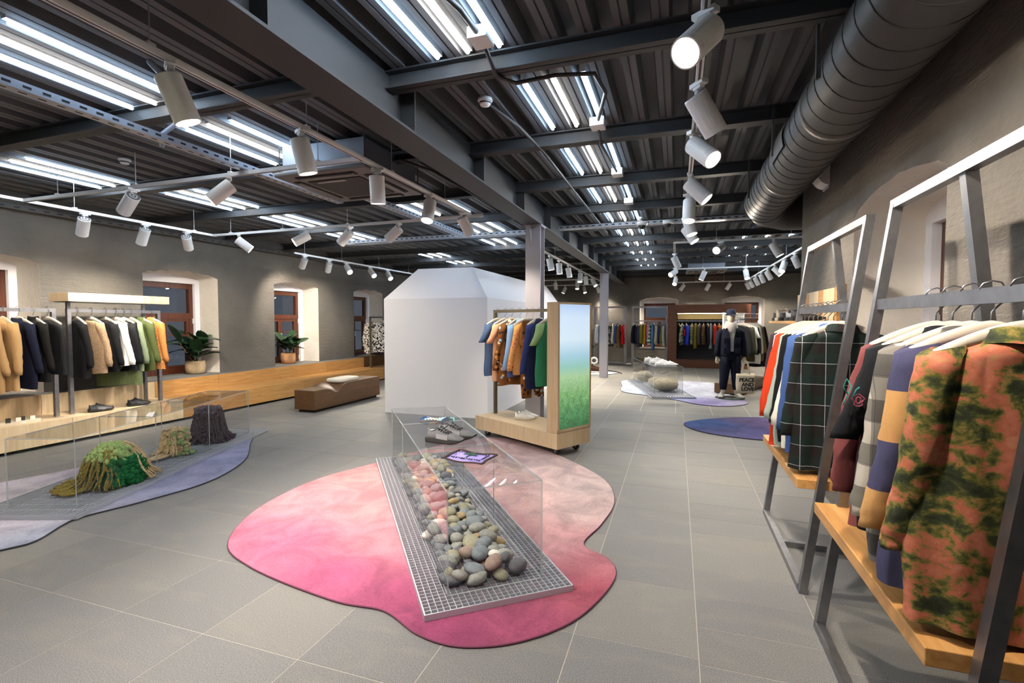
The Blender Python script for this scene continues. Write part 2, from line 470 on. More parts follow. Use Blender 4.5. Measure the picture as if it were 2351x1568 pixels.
struct(b.build('wall_side', 'wall'), 'grey side wall of the rear room')
b = MB(); b.add([(-8.4, -2.5, 0), (1.3, -2.5, 0), (1.3, -2.5, 3.45), (-8.4, -2.5, 3.45)], [(0, 1, 2, 3)])
struct(b.build('wall_front', 'wall'), 'grey wall behind the viewer')

# ---------------------------------------------------------------- ceiling services
def led(x, y0, y1, c, label):
    t = thing('led_tube', label, 'light', (x, (y0 + y1) / 2, 0), 0, 'tube lights set in the ceiling deck flutes')
    L = (y1 - y0) / 2
    k = ('led', round(L, 2), c)
    if k not in MAT:
        q = MB(); q.tube([(0, -L, ZD - .008), (0, L, ZD - .008)], .014, 6); s = MB(); s.box(-.022, .022, -L - .02, L + .02, ZD + .006, ZU - .002)
        MAT[k] = (q.mesh('diffuser', TUBE[c], True), s.mesh('batten', 'white'))
    link('diffuser', MAT[k][0], t); link('batten', MAT[k][1], t)
TUBE = {'cool': NT('tube_cool').col('#ffffff').set(.5, 0, .5, (.52, .74, 1, 1), TUBE_GLOW).m, 'white': NT('tube_white').col('#ffffff').set(.5, 0, .5, (1, .97, .92, 1), TUBE_GLOW).m}
def led_bay(xs, y0, y1, where):
    for x, c, sd in zip(sorted(xs), ('cool', 'white', 'cool'), ('bluish tube light, left one', 'white tube light, middle one', 'bluish tube light, right one')):
        led(x, y0, y1, c, sd + ' of three, ' + where)
RX = [-1.065 + .212 * k for k in range(3)]
led_bay([x - .424 for x in RX], 1.7, 2.92, 'topmost bay above the pebble case')
for k, wd in enumerate(('second bay right of the beam', 'third bay right of the beam', 'fourth bay right of the beam', 'fifth bay right of the beam', 'sixth bay right of the beam', 'seventh bay right of the beam', 'eighth bay right of the beam', 'ninth bay right of the beam', 'tenth bay right of the beam')):
    y = JR[k + 2]; led_bay(RX, y + .42, y + 1.28, wd)
LX = [-3.64 - .26 * k for k in range(27)]
for y0, ks, wd in ((1.8, (0, 1, 2), 'beside the slotted channel nearest the viewer'), (3.28, (0, 1, 2), 'behind the hanging white spotlight'), (3.32, (11, 12, 13), 'leftmost bay above the tan jackets'),
                   (4.8, (9, 10, 11), 'bay above the wood canopy rail'), (6.38, (9, 10, 11), 'bay above the second potted plant'), (8.0, (9, 10, 11), 'bay past the corner spotlights'),
                   (6.15, (-2, 0, 1), 'bay beyond the air conditioner'), (7.95, (-2, -1, 0), 'second bay beyond the air conditioner'), (9.6, (-1, 0, 1), 'bay over the white hut'), (11.1, (8, 9, 10), 'distant bay left of the white hut'), (12.6, (8, 9, 10), 'farthest bay left of the white hut')):
    led_bay([-3.64 - .26 * k for k in ks], y0, y0 + 1.02, wd)
for k, y in enumerate((10.3, 11.7, 13.1, 14.5, 15.9)):
    led_bay([-1.065 + .212 * j for j in (11 , 13, 15)], y, y + .85, ('first', 'second', 'third', 'fourth', 'fifth')[k] + ' bay over the navy mannequin')

def box_thing(name, label, cat, mb, mat, group=None, smooth=False, bevel=0):
    return tag(mb.build(name, mat, None, smooth, False, bevel), label, cat, group)
# junction boxes and conduits on the right-hand bays
for k, (x, y) in enumerate(((-1.12, 2.75), (-.66, 4.25), (-.66, 5.7), (-.66, 7.1))):
    b = MB(); b.box(x - .06, x + .06, y - .07, y + .07, ZD - .07, ZD)
    box_thing('junction_box', 'small white junction box beside tube lights, ' + ('nearest', 'second', 'third', 'fourth')[k] + ' of the row', 'box', b, 'white', 'junction boxes on the ceiling', False, .004)
b = MB(); b.tube([(-1.2, .9, 3.27), (-1.18, 2.2, 3.27), (-1.12, 2.45, 3.26), (-1.12, 2.68, 3.27)], .016, 8)
box_thing('conduit', 'grey bent conduit leading to the nearest junction box', 'pipe', b, 'steel_dark', None, True)
b = MB(); b.tube([(-1.12, 2.82, 3.25), (-1.12, 3.02, 3.17), (-1.05, 3.2, 3.2), (-.8, 3.3, 3.26), (-.55, 3.38, 3.27), (-.52, 3.7, 3.28), (-.64, 4.15, 3.27)], .014, 8)
box_thing('conduit', 'dark flexible conduit crossing the second tube light bay', 'pipe', b, 'steel_dark', None, True)
b = MB(); b.tube([(-.66, 4.3, 3.25), (-.66, 4.44, 3.17), (-.66, 5.62, 3.27)], .013, 8)
box_thing('conduit', 'dark conduit between second and third junction boxes', 'pipe', b, 'steel_dark', None, True)
b = MB(); b.tube([(-1.42, 3.6, 3.29), (-1.32, 4.1, 3.28), (-1.2, 4.44, 3.17), (-1.2, 8.9, 3.17)], .013, 8)
box_thing('conduit', 'long dark conduit running on from the smoke detector', 'pipe', b, 'steel_dark', None, True)
b = MB(); b.tube([(-3.3, 2.35, 3.3), (-3.45, 2.75, 3.2), (-3.7, 2.86, 3.16), (-3.95, 2.9, 3.1), (-4.02, 2.95, 3.03)], .018, 8)
box_thing('conduit', 'ribbed grey hose between tube lights and slotted channel', 'pipe', b, plain('#8f97a5', .5), None, True)
b = MB(); b.tube([(-2.5, 4.1, 3.12), (-2.42, 4.6, 3.15), (-2.35, 6.5, 3.15), (-2.35, 8.7, 3.15)], .016, 8)
box_thing('conduit', 'black pipe running beside the main beam past the air conditioner', 'pipe', b, plain('#222222', .6), None, True)
for n_, (x, y) in enumerate(((-5.54, 3.66), (-1.42, 3.57), (-.6, 8.4))):
    t = thing('smoke_detector', 'round white smoke detector on the deck, ' + ('above the clothes on the wall', 'right of the beam', 'far off beside the camera')[n_], 'detector', (x, y, ZD), 0, 'smoke detectors')
    q = MB(); q.lathe([(.03, 0), (.055, -.004), (.058, -.022), (.05, -.026)], 20); q.build('base', 'white', t, True)
    q = MB(); q.lathe([(.042, -.026), (.046, -.04), (.036, -.056), (.012, -.06)], 20); q.build('head', 'white', t, True)
    q = MB(); q.lathe([(.0462, -.036), (.0475, -.041), (.0462, -.046)], 20, cap=False); q.build('slot', plain('#35322f', .8), t, True)

# slotted channels and trays
def channel(name, label, mp, L, w, h, mat='galv', step=.1):
    t = thing(name, label, 'tray')
    q = MB(); q.add([mp(u, s, z) for u in (0, L) for s, z in ((-w / 2, h), (-w / 2, 0), (w / 2, 0), (w / 2, h))], [(0, 1, 5, 4), (1, 2, 6, 5), (2, 3, 7, 6)])
    q.build('channel', mat, t)
    sl = MB(); n = int(L / step)
    for i in range(n):
        u = (i + .5) * step
        sl.add([mp(u + a * step * .22, c, -.0015) for a, c in ((-1, -.008), (1, -.008), (1, .008), (-1, .008))], [(0, 1, 2, 3)])
        for e in (-1, 1):
            sl.add([mp(u + a * step * .22, e * (w / 2 + .0015), c) for a, c in ((-1, h * .35), (1, h * .35), (1, h * .65), (-1, h * .65))], [(0, 1, 2, 3)])
    so = sl.build('slot', plain('#1e1e22', .9), t); so['kind'] = 'stuff'
    return t
channel('cable_channel', 'bluish galvanised slotted channel hanging below the deck, nearest', lambda u, s, z: (-3.83 + s, .6 + u, 3.0 + z), 4.35, .09, .05)
channel('cable_channel', 'slotted channel hanging beyond the air conditioner', lambda u, s, z: (-3.45 + s, 4.95 + u, 3.02 + z), 2.8, .12, .05)
channel('cable_tray', 'slotted tray crossing the ceiling past the white hut', lambda u, s, z: (-5.9 + u, 7.75 + s, 3.03 + z), 3.9, .14, .05)
channel('cable_tray', 'slotted tray crossing the ceiling right of the column', lambda u, s, z: (-1.78 + u, 7.62 + s, 3.03 + z), 2.9, .14, .05)
channel('cable_tray', 'dark perforated tray along the top of the window wall', lambda u, s, z: (-8.33 + s, .5 + u, 3.07 + z), 18.3, .12, .06, 'steel_dark', .16)
t = channel('cable_tray', 'dark perforated tray between the duct and rendered wall', lambda u, s, z: (1.2 + s, -1 + u, 3.05 + z), 7.1, .14, .06, plain('#6a6763', .6), .09)
for y in (2.6, 3.6, 4.6, 5.6):
    q = MB(); q.box(1.02, 1.3, y - .02, y + .02, 3.01, 3.045); q.build('bracket', plain('#201f1e', .7), t)
# round ventilation duct
t = thing('ventilation_duct', 'large round grey ventilation duct with spiral seams', 'duct')
DX, DZ, DR = .93, 2.94, .215
q = MB(); q.tube([(DX, -2.4, DZ), (DX, 6.25, DZ), (DX + .08, 6.55, DZ), (DX + .3, 6.75, DZ - .02), (1.8, 6.8, DZ - .03), (5, 6.8, DZ - .03)], DR, 36); q.build('pipe', plain('#3d3c3b', .5, .1), t, True)
y = -.5
while y < 6.2:
    q = MB(); pts = []
    for k in range(29):
        a = 2 * PI * k / 28; pts.append((DX + (DR + .002) * math.sin(a), y + .16 * k / 28, DZ + (DR + .002) * math.cos(a)))
    q.tube(pts, .004, 5); q.build('seam', plain('#3c3a38', .6), t, True); y += .163
for y in (3.52, 4.95, 1.2):
    q = MB(); q.tube([(DX, y, DZ), (DX, y + .05, DZ)], DR + .008, 36); q.build('collar', plain('#5d5b58', .5, .3), t, True)
q = MB(); q.grid(lambda s, v: (DX - (DR + .012) * math.cos((v - .35) * .9), 4.05 + s * .5, DZ + (DR + .012) * math.sin((v - .35) * .9)), 2, 8); q.build('access_panel', plain('#57544f', .5, .2), t, True)
for y in (1.75, 3.1, 4.4, 5.8):
    q = MB(); q.box(DX - DR - .02, DX - DR - .005, y - .012, y + .012, DZ - .03, ZD); q.box(DX + DR + .005, DX + DR + .02, y - .012, y + .012, DZ - .03, ZD); q.build('hanger_strap', 'steel_dark', t)
# air conditioner cassette
t = thing('air_conditioner', 'square dark ceiling air conditioner cassette with slotted vents', 'air conditioner', (-3.17, 4.3, 0))
q = MB(); q.box(-.46, .46, -.46, .46, 3.02, 3.27); q.build('housing', plain('#8c93a0', .5, .4), t)
q = MB(); q.box(-.52, .52, -.52, .52, 2.975, 3.02); q.build('fascia', plain('#6b6763', .55), t, bevel=.015)
q = MB(); q.box(-.3, .3, -.3, .3, 2.965, 2.976); q.build('intake_grille', plain('#3a3735', .8), t)
for k in range(4):
    q = MB(); q.box(-.33, .33, .37, .45, 2.968, 2.976); o = q.build('vent_slot', plain('#1d1c1b', .8), t); o.rotation_euler.z = k * PI / 2
    q = MB(); q.box(-.31, .31, .385, .425, 2.955, 2.967); o = q.build('vent_flap', plain('#77726c', .5), t); o.rotation_euler.z = k * PI / 2
q = MB(); q.box(-.2, .12, -.29, -.26, 2.955, 2.966); q.build('badge_strip', plain('#b0aca6', .5), t)
for sx, sy in ((-.48, -.48), (.48, -.48), (.48, .48), (-.48, .48)):
    q = MB(); q.tube([(sx, sy, 3.02), (sx, sy, ZD)], .006, 6); q.build('threaded_rod', 'steel_dark', t)
ac2 = copy_tree(t); ac2.location = (.75, 14.9, 0)
ac2['label'] = 'distant ceiling air conditioner cassette above the mannequin'
# dome cameras
for n_, (x, y) in enumerate(((-.5, 7.45), (-.14, 7.45))):
    t = thing('dome_camera', 'small white dome camera under the cross tray, ' + ('nearer the column' if n_ == 0 else 'nearer the duct'), 'camera', (x, y, 3.0), 0, 'dome cameras')
    q = MB(); q.lathe([(.05, .05), (.075, .045), (.075, 0), (.06, -.01)], 20); q.build('base', 'white', t, True)
    q = MB(); q.lathe([(.055, -.01), (.05, -.035), (.03, -.055), (.005, -.062)], 20); q.build('dome', plain('#2b2a2a', .15), t, True)
# quarter-round wall sounder
q = MB(); q.loft([[(1.3, 5.19 + .2 * s, 2.84 + .22), (1.3, 5.19 + .2 * s, 2.84)] + [(1.3 - .13 * math.sin(a), 5.19 + .2 * s, 2.84 + .22 - .22 * math.cos(a)) for a in [PI / 2 * k / 8 for k in range(1, 9)]] for s in (0, 1)])
t = thing('wall_sounder', 'small white quarter-round sounder high on the rendered wall', 'siren')
q.build('housing', 'white', t, False, True)
q = MB(); q.box(1.29, 1.302, 5.2, 5.38, 2.82, 3.08); q.build('back_plate', plain('#c9c7c3', .5), t)

# ================================================================ TRACK LIGHTING
ZT = 2.95
def track(label, a, c, rods=()):
    t = thing('lighting_track', label, 'track')
    q = MB(); a3 = Vector((a[0], a[1], ZT + .015)); c3 = Vector((c[0], c[1], ZT + .015)); q.bar(a3, c3, .036, .034); q.build('profile', 'white', t)
    d = (c3 - a3).normalized(); s = Vector((-d.y, d.x, 0)) * .006
    q = MB(); q.add([a3 + s + Vector((0, 0, -.0185)), a3 - s + Vector((0, 0, -.0185)), c3 - s + Vector((0, 0, -.0185)), c3 + s + Vector((0, 0, -.0185))], [(0, 1, 2, 3)]); q.build('contact_slot', plain('#55524d', .6), t)
    for u in rods:
        p = a3.lerp(c3, u)
        q = MB(); q.tube([p + Vector((0, 0, .015)), (p.x, p.y, ZD)], .0035, 5); q.build('suspension_wire', plain('#b9b9bb', .5), t)
        q = MB(); q.box(p.x - .02, p.x + .02, p.y - .02, p.y + .02, ZT + .03, ZT + .045); q.build('wire_clip', 'white', t)
track('long white track parallel to the main beam, left of it', (-2.53, -1.5), (-2.53, 5.85), (.28, .45, .6, .75, .9))
track('white track along the window wall above the clothes', (-7.04, -1.5), (-7.04, 6.0), (.2, .45, .74, .95))
track('white cross track nearest the viewer', (-7.04, 3.56), (-2.53, 3.56), (.13, .4, .68, .9))
track('white cross track before the white hut', (-7.04, 5.95), (-2.4, 5.95), (.08, .3, .55, .8))
track('white track along the window wall left of the hut', (-7.3, 7.98), (-7.3, 12.9), (.06, .3, .6, .9))
track('white track above the slanted racks, coming towards the viewer', (.1, -1.5), (.1, 8.2), (.45, .6, .8))
track('white track beyond the column parallel to the beam', (-2.5, 8.3), (-2.5, 18.4), (.2, .5, .8))
track('white cross track beyond the hut, nearer one', (-5.5, 16.1), (-2.5, 16.1), (.3, .8))
track('white cross track beyond the hut, farther one', (-5.5, 18.5), (-2.5, 18.5), (.3, .8))
track('white cross track by the duct bend', (-.06, 9.08), (2.2, 9.08), (.3, .8))
track('white cross track behind the mannequin, middle one', (-.06, 13.65), (2.2, 13.65), (.3, .75))
track('white cross track before the brown portal', (-.06, 18.4), (2.2, 18.4), (.3, .7))
track('white track left of the mannequin running away', (-.06, 9.08), (-.06, 18.4), (.3, .7))
track('white track right of the mannequin running away', (2.2, 9.08), (2.2, 18.4), (.3, .7))

SR, SL = .066, .24
def spot_parts():
    q = MB(); q.box(-.022, .022, -.055, .055, -.022, .002); q.box(-.016, .016, -.03, .03, -.04, -.022); ad = q.mesh('adapter', 'white')
    q = MB(); q.tube([(0, .01, -.03), (0, .01, -.1)], .012, 10); stm = q.mesh('stem', 'white', True)
    q = MB(); q.lathe([(SR * .3, .0), (SR * .93, 0), (SR, -.006), (SR, -.2), (SR * .985, -.2005), (SR * .985, -.204), (SR, -.2045), (SR, -SL), (SR * .9, -SL), (SR * .88, -SL + .02)], 28); hs = q.mesh('housing', 'white')
    q = MB(); q.lathe([(SR * .3, -SL + .012), (SR * .89, -SL + .012)], 28, cap=True); ln = q.mesh('lens', LENS)
    q = MB(); q.lathe([(SR * .55, .0006), (SR * .9, .0012)], 24, cap=False); q.lathe([(SR * .15, .0012), (SR * .4, .0018)], 24, cap=False); ri = q.mesh('heat_sink', plain('#6f6d6b', .6))
    return ad, stm, hs, ln, ri
LENS = NT('lens').col('#ffffff').set(.4, 0, .5, (1, .86, .66, 1), 22).m
LENS.cycles.emission_sampling = 'NONE'      # the beam lamp behind each lens does the lighting
SP = spot_parts()
ld = bpy.data.lights.new('spot_beam', 'SPOT')
ld.energy = SPOT_POWER; ld.color = WARM; ld.spot_size = math.radians(74); ld.spot_blend = .8; ld.shadow_soft_size = .03
lk = ld.copy(); lk.name = 'spot_beam_wall'; lk.energy = SPOT_POWER * 1.3; lk.spot_size = math.radians(88)
lf = ld.copy(); lf.name = 'spot_beam_rear'; lf.energy = SPOT_POWER * 1.6; lf.spot_size = math.radians(92)
lw = bpy.data.lights.new('spot_beam_wide', 'SPOT')
lw.energy = SPOT_POWER * 1.5; lw.color = (1, .9, .78); lw.spot_size = math.radians(104); lw.spot_blend = .9; lw.shadow_soft_size = .03
G1, G2, G3, G4, G5 = 'spotlights on the long track by the beam', 'spotlights facing the window wall', 'spotlights on the cross tracks', 'spotlights above the slanted racks', 'spotlights in the rear room'
def spotlight(x, y, d, label, group, wide=False):
    ang = math.atan2(d[1], d[0])
    t = thing('track_spotlight', label, 'spotlight', (x, y, ZT), 0, group)
    a = link('adapter', SP[0], t); s = link('stem', SP[1], t); a.rotation_euler.z = s.rotation_euler.z = ang
    dv = Vector(d).normalized()
    q = dv.to_track_quat('-Z', 'Y')
    off = Vector((-math.sin(ang) * .01, math.cos(ang) * .01, -.095)) - dv * .03
    h = link('housing', SP[2], t); h.rotation_mode = 'QUATERNION'; h.rotation_quaternion = q; h.location = off
    link('lens', SP[3], h); link('heat_sink', SP[4], h)
    l = link('beam', lw if wide else lk if group == G2 else lf if group == G5 else ld, h); l.location = (0, 0, -SL - .004)
def pick(i): return ('first', 'second', 'third', 'fourth', 'fifth', 'sixth', 'seventh', 'eighth')[i]
runs = [
 ('spotlight on the long track by the beam', G1, [(-2.53, 1.91, (.2, .3, -.93)), (-2.53, 2.85, (.12, .22, -.97)), (-2.53, 3.79, (-.05, .15, -.99)), (-2.53, 4.74, (0, -.35, -.94)), (-2.53, 5.61, (.28, .53, -.8))]),
 ('spotlight over the clothes rails on the window wall', G2, [(-7.04, 2.6, (-.7, .3, -.65)), (-7.04, 4.16, (-.62, .22, -.76)), (-7.04, 4.9, (-.58, .12, -.8)), (-7.04, 5.51, (-.5, .55, -.67))]),
 ('spotlight on the nearest cross track', G3, [(-5.28, 3.56, (-.79, .1, -.61)), (-4.0, 3.56, (-.52, -.51, -.69))]),
 ('spotlight on the cross track before the hut', G3, [(-6.51, 5.95, (.56, .55, -.62)), (-5.2, 5.95, (-.58, -.61, -.53)), (-4.45, 5.95, (-.76, .02, -.65)), (-3.65, 5.95, (-.81, .01, -.59))]),
 ('spotlight on the wall track left of the hut', G2, [(-7.3, 8.28, (-.66, .38, -.65)), (-7.3, 9.04, (-.56, .45, -.7)), (-7.3, 9.62, (.68, -.34, -.65)), (-7.3, 10.55, (.7, -.27, -.66)), (-7.3, 11.33, (.63, -.36, -.69))]),
 ('spotlight above the slanted racks', G4, [(.1, 2.35, (-.43, -.62, -.66)), (.1, 3.02, (.5, .36, -.79)), (.1, 3.8, (.55, -.5, -.67)), (.1, 4.85, (.68, -.11, -.73)), (.1, 5.6, (-.03, -.26, -.97)), (.1, 6.45, (.28, -.15, -.95)), (.1, 7.2, (.54, -.16, -.82))]),
 ('spotlight beyond the column parallel to the beam', G5, [(-2.5, 9.86, (.18, .12, -.98)), (-2.5, 10.73, (.06, .08, -.99)), (-2.5, 11.7, (.16, .12, -.98)), (-2.5, 13.21, (-.03, -.26, -.96)), (-2.5, 14.08, (.08, .09, -.99)), (-2.5, 15.23, (.5, -.26, -.82))]),
 ('spotlight on the nearer cross track beyond the hut', G5, [(-3.88, 16.1, (.11, .1, -.99)), (-3.15, 16.1, (.03, -.24, -.97))]),
 ('spotlight on the farther cross track beyond the hut', G5, [(-4.07, 18.5, (-.38, -.13, -.91)), (-3.36, 18.5, (.25, -.3, -.91)), (-2.84, 18.5, (.26, .3, -.9))]),
 ('spotlight on the cross track by the duct bend', G5, [(.69, 9.08, (-.43, -.82, -.38)), (1.49, 9.08, (.47, -.09, -.88))]),
 ('spotlight on the track left of the mannequin', G5, [(-.06, 10.4, (.39, .3, -.87)), (-.06, 13.2, (-.57, -.68, -.46)), (-.06, 15.8, (-.17, -.69, -.7))]),
 ('spotlight on the middle cross track behind the mannequin', G5, [(.66, 13.65, (-.4, .03, -.92)), (1.62, 13.65, (.13, -.39, -.91))]),
 ('spotlight before the brown portal', G5, [(.21, 18.4, (-.56, .08, -.83)), (1.04, 18.4, (-.44, .12, -.89)), (1.71, 18.4, (-.51, .09, -.85))]),
 ('spotlight on the track right of the mannequin', G5, [(2.2, 18.1, (.44, .32, -.84)), (2.2, 17.34, (.54, .36, -.76)), (2.2, 16.16, (.44, .32, -.84)), (2.2, 15.13, (.4, .3, -.86)), (2.2, 14.16, (.49, .34, -.8)), (2.2, 13.21, (.63, -.21, -.75)), (2.2, 12.1, (-.32, -.45, -.84)), (2.2, 11.06, (.45, .32, -.83))]),
]
for nm, g, lst in runs:
    for i, (x, y, d) in enumerate(lst):
        spotlight(x, y, d, 'white cylinder ' + nm + (', ' + pick(i) + ' from the near end' if len(lst) > 1 else ''), g)
# added spots, unseen overhead on the same tracks, put in to light the foreground
for i, (x, y, d) in enumerate([(-2.53, .9, (.35, .5, -.79)), (-2.53, .2, (-.3, .6, -.75)), (.1, 1.4, (.58, .42, -.7)), (.1, .6, (-.45, .5, -.74)), (-7.04, 1.0, (.5, .45, -.74))]):
    spotlight(x, y, d, 'added white cylinder spotlight out of view, lighting the foreground, ' + pick(i), 'added spotlights out of view', True)

# ================================================================ FABRICS
def fab(n, c, rough=.85, bump=True, wv=420):
    n.col(c); n.set(rough, 0, .15)
    if bump:
        p = n.tc('Object')
        n.bump(n.math('ADD', n.noise(n.tc('Object', (3.2, 3.2, .9)), 5, 3, .5, .4), n.math('MULTIPLY', n.noise(p, wv, 2), .09)), .5, .03)
def cloth(c, rough=.85):
    k = ('cloth', c, rough)
    if k not in MAT:
        n = NT('cloth')
        p = n.tc('Object'); cc = n.mix(n.math('MULTIPLY', n.noise(p, 5, 4), .5), c, n.mix(1.0, c, (.55, .55, .55, 1), 'MULTIPLY')) if c != '#f0efea' else c
        fab(n, cc, rough); MAT[k] = n.m
    return MAT[k]
def bands(n, coord, period, width, off=0.0):
    return n.math('LESS_THAN', n.math('ABSOLUTE', n.math('SUBTRACT', n.math('FRACT', n.math('ADD', n.math('DIVIDE', coord, period), off)), .5)), width / period / 2)
def plaid(base, c2, line, period=.14, w2=.05, wl=.004, key=''):
    k = ('plaid', base, c2, line, period)
    if k not in MAT:
        n = NT('plaid'); s = n.n('SeparateXYZ'); n.l(n.tc('Object'), s.inputs[0]); x, z = s.outputs[0], s.outputs[2]
        c = n.mix(n.math('MULTIPLY', bands(n, x, period, w2), .6), base, c2); c = n.mix(n.math('MULTIPLY', bands(n, z, period, w2), .6), c, c2)
        c = n.mix(n.math('MULTIPLY', bands(n, x, period, wl, .25), .55), c, line); c = n.mix(n.math('MULTIPLY', bands(n, z, period, wl, .25), .55), c, line)
        fab(n, c); MAT[k] = n.m
    return MAT[k]
def stripes(a, c, period=.26, width=.13, off=0.0):
    k = ('str', a, c, period, width, off)
    if k not in MAT:
        n = NT('stripes'); s = n.n('SeparateXYZ'); n.l(n.tc('Object'), s.inputs[0])
        fab(n, n.mix(bands(n, s.outputs[2], period, width, off), a, c)); MAT[k] = n.m
    return MAT[k]
def blotch(stops, scale=9, det=3, stretch=(1, 1, 1), key='', dist=.6, interp='LINEAR'):
    k = ('bl', str(stops), scale, stretch)
    if k not in MAT:
        n = NT('dyed_cloth'); fab(n, n.ramp(n.noise(n.tc('Object', stretch), scale, det, .6, dist), stops, interp)); MAT[k] = n.m
    return MAT[k]
def floral(base, flowers, scale=16, size=.45):
    k = ('fl', base, str(flowers), scale)
    if k not in MAT:
        n = NT('floral'); v = n.n('TexVoronoi'); n.l(n.tc('Object'), v.inputs['Vector']); v.inputs['Scale'].default_value = scale
        s = n.n('SeparateColor'); n.l(v.outputs['Color'], s.inputs[0])
        fc = n.ramp(s.outputs[0], [(i / len(flowers), f) for i, f in enumerate(flowers)], 'CONSTANT')
        c = n.mix(n.math('LESS_THAN', n.math('ADD', v.outputs['Distance'], n.math('MULTIPLY', n.noise(n.tc('Object'), 60, 2), .25)), size), base, fc)
        fab(n, c); MAT[k] = n.m
    return MAT[k]
BLACK, NAVY, WHITE = '#232224', '#252a40', '#f0efea'

# ================================================================ HANGING CLOTHES
HANG = {}
def hanger_mesh(clip=False):
    if clip not in HANG:
        q = MB(); pts = [(-.0, 0, -.105), (0, 0, -.06), (.012, 0, -.045), (.034, 0, -.02), (.036, 0, .006), (.022, 0, .032), (0, 0, .038), (-.024, 0, .03), (-.034, 0, .012)]
        q.tube(pts, .0028, 6); hk = q.mesh('hook', 'steel', True)
        q = MB()
        if clip: q.loft([[(x, y * .012, -.115 + z * .02) for y, z in ((-1, -1), (1, -1), (1, 1), (-1, 1))] for x in (-.17, -.02, .02, .17)])
        else:
            rings = []
            for k in range(-8, 9):
                x = k / 8 * .205; s = abs(k / 8); zc = -.102 - .08 * s ** 1.5; h = .029 * (1 - s * .45); th = .009 + .006 * s
                yy = .012 * s ** 2
                rings.append([(x, yy + th * math.cos(a), zc - h * .4 + h * math.sin(a)) for a in [2 * PI * j / 10 for j in range(10)]])
            q.loft(rings)
        HANG[clip] = (hk, q.mesh('shoulder_bar', plain('#b9b1a2', .6), True))
    return HANG[clip]
GM = {}
